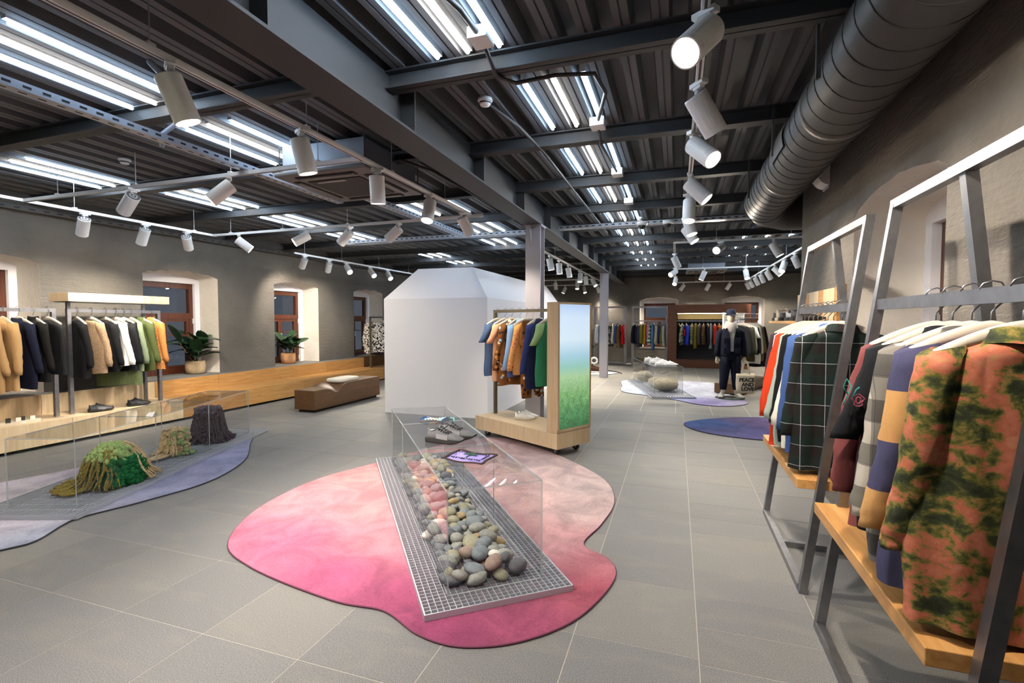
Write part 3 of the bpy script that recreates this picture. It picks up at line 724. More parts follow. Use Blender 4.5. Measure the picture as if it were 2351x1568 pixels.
def garment_meshes(kind, L, sleeve, collar, w=1.0, seed=0, res=1, puff=0.0):
    key = (kind, L, sleeve, collar, w, seed, res, puff)
    if key in GM: return GM[key]
    R = random.Random(seed * 13 + 5); out = []; z0 = -.143
    ns = 20 * res
    ph = [R.uniform(0, 6.28) for _ in range(6)]
    def fold(x, t, s):
        return (.012 + .006 * puff) * t * (math.sin(x * 34 + ph[0]) + .7 * math.sin(x * 61 + ph[1] + t * 2) * s + .5 * math.sin(x * 19 + t * 5 + ph[2]))
    if kind == 'top':
        prof = [(.058, .045, 0), (.082, .052, -.008), (.128, .056, -.03), (.168, .054, -.052), (.192, .05, -.075), (.203, .052, -.11)]
        n2 = 9 * res
        for i in range(1, n2 + 1):
            t = i / n2
            prof.append((.203 + .012 * math.sin(t * 3) + .028 * t + .01 * puff, .052 + .018 * t + .02 * puff * math.sin(min(t * 1.15, 1) * PI), -.11 - (L - .11) * t))
        rings = []
        for hw, ht, z in prof:
            t = max(0, (-z - .08) / (L - .08)); ring = []
            for k in range(ns):
                a = 2 * PI * k / ns; c, s_ = math.cos(a), math.sin(a)
                x = hw * w * math.copysign(abs(c) ** .82, c); y = ht * math.copysign(abs(s_) ** .9, s_)
                if puff: y *= 1 + .16 * math.sin(z * 75)
                y += fold(x, t, 1 if s_ > 0 else -1) * (abs(s_) ** .5)
                ring.append((x + .008 * math.sin(z * 17 + ph[3]) * t, y, z0 + z + .012 * math.sin(x * 12 + ph[4]) * t))
            rings.append(ring)
        q = MB(); q.loft(rings, cap=False); out.append(('torso', q))
        if sleeve != 'none':
            sl = {'long': .56, 'short': .21, 'elbow': .32}[sleeve]; sl = min(sl, .58) * (1 if L < .8 else 1.03)
            for sg in (-1, 1):
                rings = []; m = 6 * res if sleeve != 'long' else 11 * res
                for i in range(m + 1):
                    t = i / m
                    cx = sg * w * (.162 + .092 * t ** .8 + .012 * math.sin(t * 3 + ph[5])); cz = z0 - .07 - sl * t; cy = .012 * math.sin(t * 4 + ph[1]) + .02 * t
                    if sleeve != 'long': cx = sg * w * (.162 + .105 * t)
                    rx = (.06 - .016 * t + .012 * puff * math.sin(t * PI)) * (1.1 if sleeve != 'long' else 1); ry = .05 - .012 * t + .012 * puff
                    if sleeve == 'long' and t > .93: rx *= .8; ry *= .8
                    ring = []
                    for k in range(12):
                        a = 2 * PI * k / 12
                        wr = 1 + (.045 * math.sin(t * 23 + a * 3 + ph[0]) + .035 * math.sin(t * 37 - a * 2 + ph[2])) * (.4 + t) + (.07 * puff * math.sin(t * 40) if puff else 0)
                        tilt = -sg * math.cos(a) * rx * sg * (.55 if t < .2 else .1)
                        ring.append((cx + rx * wr * math.cos(a), cy + ry * wr * math.sin(a), cz + (.045 * (1 - t) if i == 0 else 0) - abs(math.cos(a)) * .01 + (math.cos(a) * sg * -.02 if i == 0 else 0)))
                    rings.append(ring)
                q = MB(); q.loft(rings, cap=True); out.append(('sleeve', q))
        if collar:
            prof = {'crew': [(.062, .047, -.012), (.06, .046, .0), (.056, .043, .004)],
                    'shirt': [(.07, .05, -.02), (.064, .048, .018), (.06, .046, .034), (.07, .056, .03), (.088, .068, -.012)],
                    'turtle': [(.074, .052, -.02), (.066, .05, .03), (.06, .046, .055), (.054, .04, .05)],
                    'hood': [(.09, .06, -.03), (.1, .07, -.005), (.105, .085, .015), (.09, .075, .035), (.06, .05, .028)]}[collar]
            rings = [[(hw * w * math.cos(2 * PI * k / 18), ht * math.sin(2 * PI * k / 18) + (.012 if collar == 'hood' else 0), z0 + z + .006 * math.sin(4 * PI * k / 18)) for k in range(18)] for hw, ht, z in prof]
            q = MB(); q.loft(rings, cap=False); out.append(('collar', q))
    elif kind in ('pants', 'skirt'):
        rings = []
        for i in range(5):
            t = i / 4; rings.append([((.19 + .03 * t) * w * math.copysign(abs(math.cos(a)) ** .7, math.cos(a)), (.028 + .03 * t) * math.sin(a) + .008 * math.sin(8 * a + ph[0]) * t, -.135 - .22 * t) for a in [2 * PI * k / 20 for k in range(20)]])
        q = MB(); q.loft(rings, cap=False); out.append(('waist', q))
        for sg in (-1, 1):
            rings = []
            for i in range(10):
                t = i / 9; hw = (.108 - .03 * t) * w; cx = sg * w * (.11 + .012 * math.sin(t * 3 + ph[1]))
                rings.append([(cx + hw * math.copysign(abs(math.cos(a)) ** .8, math.cos(a)) * (1 + .05 * math.sin(t * 18 + ph[2])), (.055 - .015 * t) * math.sin(a) + .012 * math.sin(t * 9 + a * 2 + ph[3]), -.34 - (L - .34) * t) for a in [2 * PI * k / 14 for k in range(14)]])
            q = MB(); q.loft(rings, cap=True); out.append(('trouser_leg', q))
    GM[key] = [(n, q.mesh(n, 'white', True)) for n, q in out]
    return GM[key]
def hang(pos, ang, mat, label, cat, group, kind='top', L=.68, sleeve='long', collar='crew', w=1.0, seed=0, res=1, puff=0.0, hlabel='white hanger on the rail', mats=None, tilt=0, flip=False):
    clip = kind != 'top'
    hl = 'white ' + ('clip hanger' if clip else 'hanger') + ' carrying the ' + label
    h = thing('clothes_hanger', ' '.join(hl.split()[:15]).rstrip(','), 'hanger', pos, ang, 'hangers: ' + group)
    hk, sb = hanger_mesh(clip); link('hook', hk, h); link('shoulder_bar', sb, h)
    name = cat.replace(' ', '_')
    t = thing(name, label, cat, pos, ang, group)
    t.rotation_euler = (0, tilt, ang)
    for n, me in garment_meshes(kind, L, sleeve, collar, w, seed, res, puff):
        o = link(n, me, t); s = o.material_slots[0]; s.link = 'OBJECT'; s.material = (mats or {}).get(n, mat)
    return t

# ================================================================ FURNITURE
# ---- white hut with sloping roof
t = thing('display_hut', 'white house-shaped volume with chamfered sloping roof beside the column', 'hut', (-3.87, 10.0, 0))
hx, hy0, hy1, zw, zr = .965, -2.62, 2.7, 1.98, 2.5
lo = [(-hx, hy0), (hx, hy0), (hx, hy1), (-hx, hy1)]; hi = [(-.4, hy0 + .2), (.62, hy0 + .2), (.62, hy1 - .22), (-.4, hy1 - .22)]
for i in range(4):
    j = (i + 1) % 4
    d = MB(); d.add([(*lo[i], 0), (*lo[j], 0), (*lo[j], zw), (*lo[i], zw)], [(0, 1, 2, 3)]); d.build('wall_panel', 'whitewall', t)
    d = MB(); d.add([(*lo[i], zw), (*lo[j], zw), (*hi[j], zr), (*hi[i], zr)], [(0, 1, 2, 3)]); d.build('roof_slope', 'whitewall', t)
d = MB(); d.add([(*p, zr) for p in hi], [(0, 1, 2, 3)]); d.build('roof_top', 'whitewall', t)

# ---- stepped bench along the window wall (pale run, then oak run)
def stepped(name, label, segs, m):
    t = thing(name, label, 'bench')
    for a, c in segs:
        g = .0025
        d = MB(); d.box(-7.515, -7.49, a + g, c - g, .045, .34); d.build('front_panel', m, t)
        d = MB(); d.box(-8.12, -7.515, a + g, c - g, .315, .34); d.build('tread', m, t)
        d = MB(); d.box(-8.145, -8.12, a + g, c - g, .34, .6); d.build('riser_panel', m, t)
        d = MB(); d.box(-8.4, -8.145, a + g, c - g, .565, .6); d.build('top_board', plain('#6c6a68', .7), t)
    d = MB(); d.box(-8.2, -7.58, segs[0][0], segs[-1][1], 0, .045); d.build('plinth', plain('#1d1c1b', .9), t)
stepped('stepped_bench', 'pale birch stepped bench carrying the clothes rails at the window wall', [(-1.2, .9), (.9, 2.9), (2.9, 4.2), (4.2, 5.72)], 'birch')
stepped('stepped_bench', 'orange oak stepped bench along the window wall behind the brown bench', [(5.72, 6.9), (6.9, 8.4), (8.4, 9.9), (9.9, 11.4)], 'oak')
t = thing('low_platform', 'oak platform past the end of the stepped bench', 'platform')
d = MB(); d.box(-8.3, -7.0, 11.45, 14.2, .05, .3); d.build('body', 'oak', t, bevel=.004)
d = MB(); d.box(-8.2, -7.1, 11.5, 14.1, 0, .05); d.build('plinth', plain('#1d1c1b', .9), t)
d = MB(); d.box(-8.38, -8.34, 11.45, 14.2, .05, .6); d.build('back_board', 'walnut', t)

# ---- brown bench with scooped top and cushion
t = thing('scooped_bench', 'dark brown wooden bench with scooped top before the hut', 'bench')
bx0, bx1, by0, by1 = -6.36, -5.93, 6.9, 8.86
def topz(y, s):
    k = max(0, min(1, (y - 7.27) / .25)); rise = .05 * (3 * k * k - 2 * k ** 3) if y < 7.5 else .05
    dip = math.exp(-((y - 7.5) / .15) ** 2) * .15 * (s ** 1.5)
    return .385 + rise - dip
ny, nx = 48, 8
d = MB(); d.grid(lambda u, v: (bx0 + (bx1 - bx0) * v, by0 + (by1 - by0) * u, topz(by0 + (by1 - by0) * u, v)), ny, nx)
for s, x in ((0, bx0), (1, bx1)): d.grid(lambda u, v: (x, by0 + (by1 - by0) * u, .05 + (topz(by0 + (by1 - by0) * u, s) - .05) * v), ny, 1)
for y in (by0, by1): d.grid(lambda u, v: (bx0 + (bx1 - bx0) * u, y, .05 + (topz(y, u) - .05) * v), nx, 1)
d.build('body', 'walnut', t)
d = MB(); d.box(bx0 + .05, bx1 - .05, by0 + .05, by1 - .05, 0, .055); d.build('plinth', plain('#17120e', .9), t)
def softbox(hx, hy, h, p=.45):
    q = MB(); rings = []
    for i in range(9):
        a = -PI / 2 + PI * i / 8; s = math.cos(a) ** .5 if i not in (0, 8) else .55; z = h / 2 + h / 2 * math.sin(a)
        e = .86 + .14 * s
        rings.append([(hx * e * math.copysign(abs(math.cos(b_)) ** p, math.cos(b_)), hy * e * math.copysign(abs(math.sin(b_)) ** p, math.sin(b_)), z) for b_ in [2 * PI * k / 28 for k in range(28)]])
    q.loft(rings); return q
boucle = mk('boucle', lambda n: (n.col('#ded9cd'), n.bump(n.noise(n.pos(), 90, 4), .8, .012), n.set(.95, 0, .1)))
tag(softbox(.19, .33, .065).build('seat_cushion', boucle, None, True, loc=(-6.17, 7.98, .436)), 'cream boucle seat cushion lying on the brown bench', 'cushion')

# ---- clothes racks on the stepped bench
def wall_rack(label, y0, y1, canopy=False):
    t = thing('clothes_rack', label, 'rack')
    X, Z, w = -7.75, 1.74, .045
    for y in (y0, y1):
        d = MB(); d.box(X - w / 2, X + w / 2, y - w / 2, y + w / 2, .34, Z + w / 2); d.build('post', 'steel', t)
    d = MB(); d.box(X - w / 2, X + w / 2, y0 + w / 2, y1 - w / 2, Z - w / 2, Z + w / 2); d.build('rail', 'steel', t)
    if canopy:
        for y in (y0 + .1, y1 - .1):
            d = MB(); d.box(X - .2, X - .16, y - .02, y + .02, .34, 1.86); d.build('canopy_post', 'steel', t)
        d = MB(); d.box(X - .28, X + .12, y0 - .06, y1 + .1, 1.862, 1.978); d.build('canopy_board', 'birch', t, bevel=.003)
        d = MB(); d.box(X - .26, X + .1, y0 - .02, y1 + .06, 1.854, 1.862); d.build('canopy_liner', 'steel', t)
wall_rack('brushed steel clothes rack with the tan jackets at the left edge', 2.9, 4.17)
wall_rack('brushed steel clothes rack under the pale wood canopy', 4.34, 5.54, True)
GA, GB = 'clothes on the leftmost rail', 'clothes under the pale wood canopy'
HA, HB = 'white hanger on the rail of tan jackets', 'white hanger on the rail under the wood canopy'
rail = lambda y: (-7.75, y, 1.74 + .008)
CLO = 'jacket'
hang(rail(3.5), .05, cloth('#b28c5f'), 'tan work jacket hanging leftmost, cut by the frame edge', 'jacket', GA, L=.86, collar='shirt', seed=1, hlabel=HA, w=1.12)
hang(rail(3.66), -.05, cloth('#ba9566'), 'tan jacket with full sleeves beside the navy jacket', 'jacket', GA, L=.84, collar='shirt', seed=2, hlabel=HA, w=1.15)
hang(rail(3.81), .1, cloth('#191c2e'), 'navy jacket between the tan and black jackets', 'jacket', GA, L=.84, collar='shirt', seed=3, hlabel=HA, w=1.08)
hang(rail(3.96), 0, cloth('#191716'), 'black high-neck jacket on the leftmost rail', 'jacket', GA, L=.78, collar='turtle', seed=4, hlabel=HA, w=1.1)
hang(rail(4.11), .1, cloth('#1b1b1d', .6), 'black drawstring skirt clipped at the end of the leftmost rail', 'skirt', GA, kind='top', L=.7, sleeve='none', collar='', seed=5, hlabel='white clip hanger at the end of the leftmost rail', w=1.2)
hang(rail(4.44), -.15, cloth('#141416'), 'black open cardigan next to the canopy post', 'cardigan', GB, L=.78, collar='', seed=6, hlabel=HB, w=1.05)
hang(rail(4.61), .05, blotch([(.3, '#7d654e'), (.7, '#a1876c')], 60, 2), 'brown ribbed knit sweater with wide sleeves', 'sweater', GB, L=.74, seed=7, hlabel=HB, w=1.1)
hang(rail(4.79), 0, cloth('#17181b'), 'black shirt between the knit sweater and white shirt', 'shirt', GB, L=.72, collar='crew', seed=8, hlabel=HB)
hang(rail(4.92), .05, cloth('#f0efea'), 'white shirt under the wood canopy', 'shirt', GB, L=.66, collar='crew', seed=9, hlabel=HB)
hang(rail(5.03), 0, cloth('#15161a', .55), 'black padded jacket with balloon sleeves', 'jacket', GB, L=.74, collar='crew', seed=10, hlabel=HB, puff=.8, w=1.1)
hang(rail(5.13), 0, cloth('#7e8b70', .6), 'pale sage green jacket beside the olive jacket', 'jacket', GB, L=.76, collar='crew', seed=11, hlabel=HB, puff=.5)
hang(rail(5.27), .1, cloth('#525c34', .6), 'olive green padded jacket with high collar', 'jacket', GB, L=.76, collar='turtle', seed=12, hlabel=HB, puff=.6, w=1.1)
hang(rail(5.42), .15, floral('#c08148', ['#b25c34', '#d6a06a', '#8f5a3c'], 40, .5), 'orange patterned jacket at the end under the canopy', 'jacket', GB, L=.74, collar='turtle', seed=13, hlabel=HB, mats={'sleeve': cloth('#cf8a4c')})
hang((-7.8, 4.98, 1.748), .5, cloth('#6a7550'), 'long green garment showing below the black padded jacket', 'coat', GB, L=.95, sleeve='none', collar='crew', seed=14, hlabel=HB, w=1.3)

# ---- potted rubber plants
leafm = mk('leaf', lambda n: (n.col(n.ramp(n.noise(n.tc('Object'), 8, 3), [(.3, '#16281a'), (.7, '#2c4a2d')])), n.set(.28, 0, .5)))
def leaf_mesh():
    q = MB(); L, W = .2, .05
    pts = []
    for i in range(7):
        u = i / 6; w = W * math.sin(PI * min(1, u * .93 + .04)) ** .75
        for s in (-1, 0, 1): pts.append((L * u, s * w, -.05 * u * u + (.012 if s else 0)))
    q.add(pts, [(3 * i + j, 3 * i + j + 1, 3 * i + j + 4, 3 * i + j + 3) for i in range(6) for j in range(2)])
    return q.mesh('leaf', leafm, True)
LEAF = leaf_mesh()
def plant(label, plabel, loc, h, spread, seed, potc, n=30):
    R = random.Random(seed)
    t = thing('potted_plant', label, 'plant', loc)
    q = MB(); q.lathe([(.11, 0), (.15, .02), (.168, .1), (.165, .19), (.155, .245), (.14, .245), (.135, .21), (.01, .2)], 28); q.build('pot', potc, t, True)
    q = MB(); q.lathe([(.002, .215), (.135, .212)], 20); q.build('soil', plain('#2d241c', .95), t)
    if 'saucer' in plabel:
        q = MB(); q.lathe([(.12, -.0), (.165, .004), (.17, .018), (.15, .018)], 24); q.build('saucer', plain('#a85f36', .7), t)
    tops = []
    for k in range(4):
        a = 2 * PI * k / 4 + R.uniform(-.4, .4); e = R.uniform(.05, .22) * spread; hh = h * R.uniform(.6, .95)
        p0 = Vector((.03 * math.cos(a), .03 * math.sin(a), .21)); p1 = Vector((e * math.cos(a), e * math.sin(a), .21 + hh))
        q = MB(); pts = [p0.lerp(p1, s) + Vector((0, 0, 0)) for s in (0, .35, .7, 1)]; q.tube(pts, [.009, .008, .006, .004], 6); q.build('stem', plain('#7c5a3a' if k % 2 else '#4b4a2c', .6), t, True)
        tops.append((p0, p1, a))
    for i in range(n):
        p0, p1, a = tops[i % 4]; s = .25 + .75 * ((i // 4) / (n / 4)); p = p0.lerp(p1, min(s, 1))
        o = link('leaf', LEAF, t, p); sc = R.uniform(.85, 1.45) * spread
        o.scale = (sc, sc * R.uniform(.9, 1.15), sc); o.rotation_euler = (R.uniform(-.4, .4), R.uniform(-1.25, -.05), R.uniform(0, 6.28))
    return t
potm = mk('pot', lambda n: (n.col(n.ramp(n.noise(n.pos(), 40, 4), [(.35, '#b59a76'), (.65, '#cdb48f')])), n.set(.8)))
plant('bushy rubber plant in a cream pot by the second window', '', (-8.62, 6.84, .605), .6, 1.4, 3, potm, 46)
plant('small rubber plant in a terracotta cream pot by the third window', 'saucer', (-8.66, 9.22, .605), .52, 1.35, 8, plain('#c99668', .75), 34)

# ================================================================ RUGS
def smooth_closed(pts, n=8):
    out = []; m = len(pts)
    for i in range(m):
        p0, p1, p2, p3 = (Vector(pts[(i + k) % m]) for k in (-1, 0, 1, 2))
        for j in range(n):
            s = j / n
            out.append(.5 * ((2 * p1) + (p2 - p0) * s + (2 * p0 - 5 * p1 + 4 * p2 - p3) * s * s + (3 * p1 - p0 - 3 * p2 + p3) * s ** 3))
    return out
def rug(label, pts, cols, edge=None, z=.014, step=.09, pw=3):
    ol = [Vector((p[0], p[1])) for p in smooth_closed(pts)]
    xs = [p.x for p in ol]; ys = [p.y for p in ol]
    inner = []
    def inside(x, y):
        c = False; j = len(ol) - 1
        for i in range(len(ol)):
            if (ol[i].y > y) != (ol[j].y > y) and x < (ol[j].x - ol[i].x) * (y - ol[i].y) / (ol[j].y - ol[i].y) + ol[i].x: c = not c
            j = i
        return c
    y = min(ys)
    while y < max(ys):
        x = min(xs)
        while x < max(xs):
            if inside(x, y) and min((Vector((x, y)) - q).length for q in ol[::2]) > step * .6: inner.append(Vector((x, y)))
            x += step
        y += step
    n = len(ol)
    vs_, es, fs, *_ = delaunay_2d_cdt(ol + inner, [(i, (i + 1) % n) for i in range(n)], [list(range(n))], 1, 1e-5)
    V = [(v.x, v.y, z) for v in vs_]; m = len(V)
    q = MB(); q.add(V, [tuple(f) for f in fs]); q.add([(p.x, p.y, z) for p in ol] + [(p.x, p.y, 0) for p in ol], [(i, (i + 1) % n, (i + 1) % n + n, i + n) for i in range(n)])
    t = thing('rug', label, 'rug')
    me = q.mesh('pile', 'rug')
    L = [(x, y_, lin(c) if isinstance(c, str) else tuple((k / 255) ** 2.2 for k in c)) for x, y_, c in cols]
    def f(co):
        wsum = 0; acc = [0, 0, 0]
        for x, y_, c in L:
            w = 1 / ((co.x - x) ** 2 + (co.y - y_) ** 2 + .02) ** (pw / 2); wsum += w
            for k in range(3): acc[k] += c[k] * w
        return (acc[0] / wsum, acc[1] / wsum, acc[2] / wsum, 1)
    setcol(me, f); link('pile', me, t)
    q = MB(); q.tube([(p.x, p.y, z * .6) for p in ol] + [(ol[0].x, ol[0].y, z * .6)], .006, 6, False); q.build('binding', edge or 'rug_edge', t, True)
rug('pink cloud-shaped rug under the pebble case, red to pale rose', [(-3.05, 2.64), (-3.36, 3.24), (-3.4, 4.0), (-3.16, 4.69), (-2.95, 5.35), (-2.62, 6.0), (-2.2, 6.2), (-1.53, 5.79), (-.95, 5.25), (-.63, 4.81), (-.5, 4.3), (-.54, 3.8), (-.61, 3.41), (-.41, 3.24), (-.345, 3.0), (-.477, 2.55), (-.707, 2.267), (-.977, 2.13), (-1.226, 2.145), (-1.51, 2.266), (-1.853, 2.261), (-2.58, 2.4)],
    [(-3.1, 2.75, (184, 112, 134)), (-3.2, 3.4, (202, 138, 146)), (-2.9, 4.3, (206, 146, 146)), (-2.4, 3.5, (200, 129, 133)), (-2.6, 2.7, (172, 100, 126)), (-2.0, 2.5, (156, 82, 113)), (-2.0, 3.0, (188, 121, 130)), (-1.5, 2.4, (146, 73, 103)), (-1.1, 2.25, (130, 62, 93)), (-.7, 2.4, (136, 68, 93)), (-.45, 2.8, (150, 78, 92)), (-.5, 3.2, (160, 102, 111)), (-.8, 3.4, (175, 135, 138)), (-.7, 4.0, (180, 158, 157)), (-.8, 4.6, (185, 167, 165)), (-1.4, 5.2, (182, 164, 164)), (-2.2, 5.6, (182, 157, 158)), (-1.6, 4.2, (184, 150, 150)), (-1.5, 3.2, (178, 126, 131)), (-2.5, 4.8, (196, 150, 151))], plain('#66324a', .9))
rug('lavender grey rug under the moss case', [(-4.43, 2.03), (-4.38, 2.2), (-4.52, 2.44), (-4.56, 2.6), (-4.44, 3.02), (-4.38, 3.59), (-4.65, 4.25), (-5.2, 4.85), (-5.55, 5.2), (-6.0, 5.3), (-6.25, 4.6), (-6.1, 3.6), (-6.3, 2.7), (-6.1, 1.8), (-5.3, 1.3), (-4.7, 1.55)],
    [(-4.5, 2.1, (146, 152, 168)), (-4.9, 2.2, (168, 164, 174)), (-5.6, 2.6, (164, 157, 164)), (-5.9, 3.5, (154, 148, 160)), (-4.6, 3.4, (130, 133, 158)), (-4.9, 4.2, (128, 131, 160)), (-5.5, 5.0, (126, 129, 154)), (-6, 4.6, (138, 136, 155))])
rug('pale blue and lilac rug under the rock case', [(-1.36, 13.1), (-1.25, 12.2), (-1.13, 11.2), (-.45, 10.72), (.127, 10.24), (.38, 9.95), (.837, 9.85), (1.25, 10.2), (1.33, 10.7), (1.1, 11.5), (1.0, 13.2), (.6, 13.6), (-.1, 13.7), (-.7, 13.76), (-1.14, 13.5)],
    [(-1, 12.5, (170, 177, 187)), (-.6, 11.1, (158, 170, 188)), (0, 10.5, (142, 150, 184)), (.6, 10.2, (130, 120, 162)), (1.1, 10.4, (146, 142, 163)), (.6, 11.4, (165, 169, 179)), (.4, 13.2, (162, 167, 178))])
rug('deep blue to violet rug before the slanted rack', [(.137, 8.06), (.24, 7.64), (.575, 7.35), (1.134, 7.22), (1.9, 7.3), (2.2, 8.2), (1.8, 8.9), (1.388, 8.92), (.946, 8.77), (.46, 8.45)],
    [(.2, 8.0, (70, 90, 140)), (.5, 8.2, (66, 92, 142)), (.6, 7.5, (84, 86, 126)), (1.1, 7.5, (88, 84, 128)), (.9, 8.6, (94, 84, 116)), (1.4, 8.4, (96, 82, 118))])
rug('white striped mat under the driftwood', [(-3.5, 14.6), (-2.6, 14.4), (-1.9, 14.7), (-1.7, 15.4), (-2.3, 15.9), (-3.4, 15.8)], [(-2.5, 15, '#d4d1cd'), (-2, 15, '#c9c6c4')])

# ================================================================ ACRYLIC CASES
def frame2(o, ax):
    ax = Vector((ax[0], ax[1], 0)).normalized(); return math.atan2(ax.y, ax.x)
def acrylic_case(label, loc, ang, L, W, H, z0=.05, seam=None):
    # local x along the length from the near end, y across from the right-hand long side (0) to the left (W)
    t = thing('acrylic_case', label, 'display case', (loc[0], loc[1], z0), ang)
    e = .009
    def panel(nm, x0, x1, y0, y1, za, zb):
        q = MB(); q.box(x0, x1, y0, y1, za, zb)
        dims = (x1 - x0, y1 - y0, zb - za); thin = dims.index(min(dims))
        idx = {0: (3, 5), 1: (2, 4), 2: (0, 1)}[thin]
        q.mi = [0 if i in idx else 1 for i in range(6)]
        q.build(nm, ['acrylic', 'acrylic_edge'], t)
    cuts = [0] + (seam or []) + [L]
    for a, c in zip(cuts, cuts[1:]):
        panel('side_panel', a, c - .002, 0, e, 0, H - e); panel('side_panel', a, c - .002, W - e, W, 0, H - e)
        panel('top_panel', a, c - .002, 0, W, H - e, H)
    panel('end_panel', 0, e, e, W - e, 0, H - e); panel('end_panel', L - e, L, e, W - e, 0, H - e)
    return t
def grating(label, loc, ang, x0, x1, y0, y1, lx, ly, h=.032, w=.004):
    t = thing('floor_grating', label, 'grating', (loc[0], loc[1], .015), ang)
    q = MB()
    n = int((y1 - y0) / ly)
    for i in range(1, n): y = y0 + (y1 - y0) * i / n; q.box(x0, x1, y - w / 2, y + w / 2, 0, h)
    o = q.build('bearing_bars', 'galv', t); o['kind'] = 'stuff'
    q = MB(); n = int((x1 - x0) / lx)
    for i in range(1, n): x = x0 + (x1 - x0) * i / n; q.box(x - w / 2, x + w / 2, y0, y1, h * .4, h - .001)
    o = q.build('cross_bars', 'galv', t); o['kind'] = 'stuff'
    for nm, a in (('frame_bar', (x0, x1, y0 - .008, y0)), ('frame_bar', (x0, x1, y1, y1 + .008)), ('frame_bar', (x0 - .008, x0, y0 - .008, y1 + .008)), ('frame_bar', (x1, x1 + .008, y0 - .008, y1 + .008))):
        q = MB(); q.box(*a, 0, h + .002); q.build(nm, 'galv', t)
    return t
# pebble case: near right corner (-.75,2.80), axis towards (-.624,.781)
A1 = math.atan2(2.159, -1.724)
grating('square mesh steel grating under the pebble case', (-.75, 2.805), A1, -.13, 3.0, -.13, .73, .0335, .0335)
acrylic_case('long clear acrylic case filled with river pebbles', (-.75, 2.805), A1, 2.76, .585, .6, .05, [.95, 1.9])
# pebbles, each one its own stone
def stone_mesh(seed, seg=14):
    R = random.Random(seed); bm = bmesh.new(); bmesh.ops.create_icosphere(bm, subdivisions=2, radius=1)
    off = Vector((R.uniform(-9, 9), R.uniform(-9, 9), R.uniform(-9, 9)))
    for v in bm.verts: v.co *= 1 + .16 * mnoise.noise(v.co * .9 + off) + .05 * mnoise.noise(v.co * 2.3 + off)
    me = bpy.data.meshes.new('pebble'); bm.to_mesh(me); bm.free()
    me.polygons.foreach_set('use_smooth', [True] * len(me.polygons)); return me
def stonemat(a, c, sc=30):
    n = NT('stone'); p = n.tc('Object'); oi = n.n('ObjectInfo')
    cc = n.ramp(n.noise(p, 2.2, 5, .65), [(.3, a), (.7, c)])
    sp = n.ramp(n.noise(n.pos(), 220, 2), [(.42, (.72, .72, .72, 1)), (.55, (1, 1, 1, 1))])
    n.col(n.mix(1.0, cc, sp, 'MULTIPLY')); n.set(.62, 0, .35); n.bump(n.noise(n.pos(), 60, 4), .2, .004); return n.m
PK = [('grey', '#7c7d7b', '#999993', 9), ('slate blue', '#626a70', '#7d858a', 6), ('olive grey', '#7d7b68', '#9a967f', 6), ('tan', '#8f7a58', '#b09a74', 3), ('dark', '#4c4e54', '#64666c', 4), ('white', '#c4bfb6', '#dedad2', 1), ('rosy brown', '#7c6a62', '#998578', 2)]
PM = {k: stonemat(a, c) for k, a, c, w in PK}
SM = [stone_mesh(i) for i in range(7)]
for m_ in SM: m_.materials.append(PM['grey'])
RP = random.Random(21); placed = []
ca, sa = math.cos(A1), math.sin(A1)
tries = 0
while len(placed) < 295 and tries < 40000:
    tries += 1
    x = RP.uniform(.045, 2.71); big = RP.random()
    a = RP.uniform(.046, .07) if big < .6 else RP.uniform(.034, .048)
    y = RP.uniform(.1 + .03 * math.sin(x * 5), .545)
    layer = 0 if len(placed) < 170 else 1
    if layer and (y < .19 or x < .08): continue
    ok = all((x - p[0]) ** 2 + (y - p[1]) ** 2 > ((a + p[2]) * (.76 if tries < 12000 or layer == 0 else .6)) ** 2 for p in placed if p[3] == layer)
    if not ok and tries > 9000 and layer == 0 and len(placed) < 170:
        ok = all((x - p[0]) ** 2 + (y - p[1]) ** 2 > ((a + p[2]) * .6) ** 2 for p in placed if p[3] == layer)
    if not ok: continue
    placed.append((x, y, a, layer))
for x, y, a, layer in placed:
    k = RP.choices([p[0] for p in PK], [p[3] for p in PK])[0]
    hz = a * RP.uniform(.5, .72); z = .052 + hz * .95 + (layer * .05 + .02 * math.sin(x * 3 + y * 9) * layer)
    o = link('pebble', SM[RP.randrange(7)], None, (-.75 + x * ca - y * sa, 2.805 + x * sa + y * ca, z))
    o.scale = (a * RP.uniform(.95, 1.2), a * RP.uniform(.7, .9), hz); o.rotation_euler = (RP.uniform(-.35, .35), RP.uniform(-.35, .35), RP.uniform(0, 6.28))
    s = o.material_slots[0]; s.link = 'OBJECT'; s.material = PM[k]
    tag(o, 'smooth ' + k + ' river pebble in the heap inside the long acrylic case', 'pebble', 'pebbles in the acrylic case')

# moss case
A2 = math.atan2(.942, -.336)
grating('slatted steel grating under the moss case', (-4.71, 2.65), A2, -.16, 3.02, -.13, .75, .12, .034, .032, .009)
acrylic_case('long clear acrylic case with moss mounds inside', (-4.71, 2.65), A2, 2.77, .575, .58, .05, [.95, 1.85])
def blobs(q, pts, rmin, rmax, R, sub=1):
    bm = bmesh.new(); bmesh.ops.create_icosphere(bm, subdivisions=sub, radius=1); base = [v.co.copy() for v in bm.verts]; fc = [tuple(v.index for v in f.verts) for f in bm.faces]; bm.free()
    for p in pts:
        r = R.uniform(rmin, rmax); off = Vector((R.uniform(-5, 5), R.uniform(-5, 5), R.uniform(-5, 5)))
        q.add([Vector(p) + v * r * (1 + .3 * mnoise.noise(v * 2 + off)) for v in base], fc)
def mossmat(a, c): return mk('moss' + a, lambda n: (n.col(n.ramp(n.noise(n.pos(), 70, 4), [(.3, a), (.7, c)])), n.bump(n.noise(n.pos(), 140, 3), .9, .01), n.set(.95, 0, .1)))
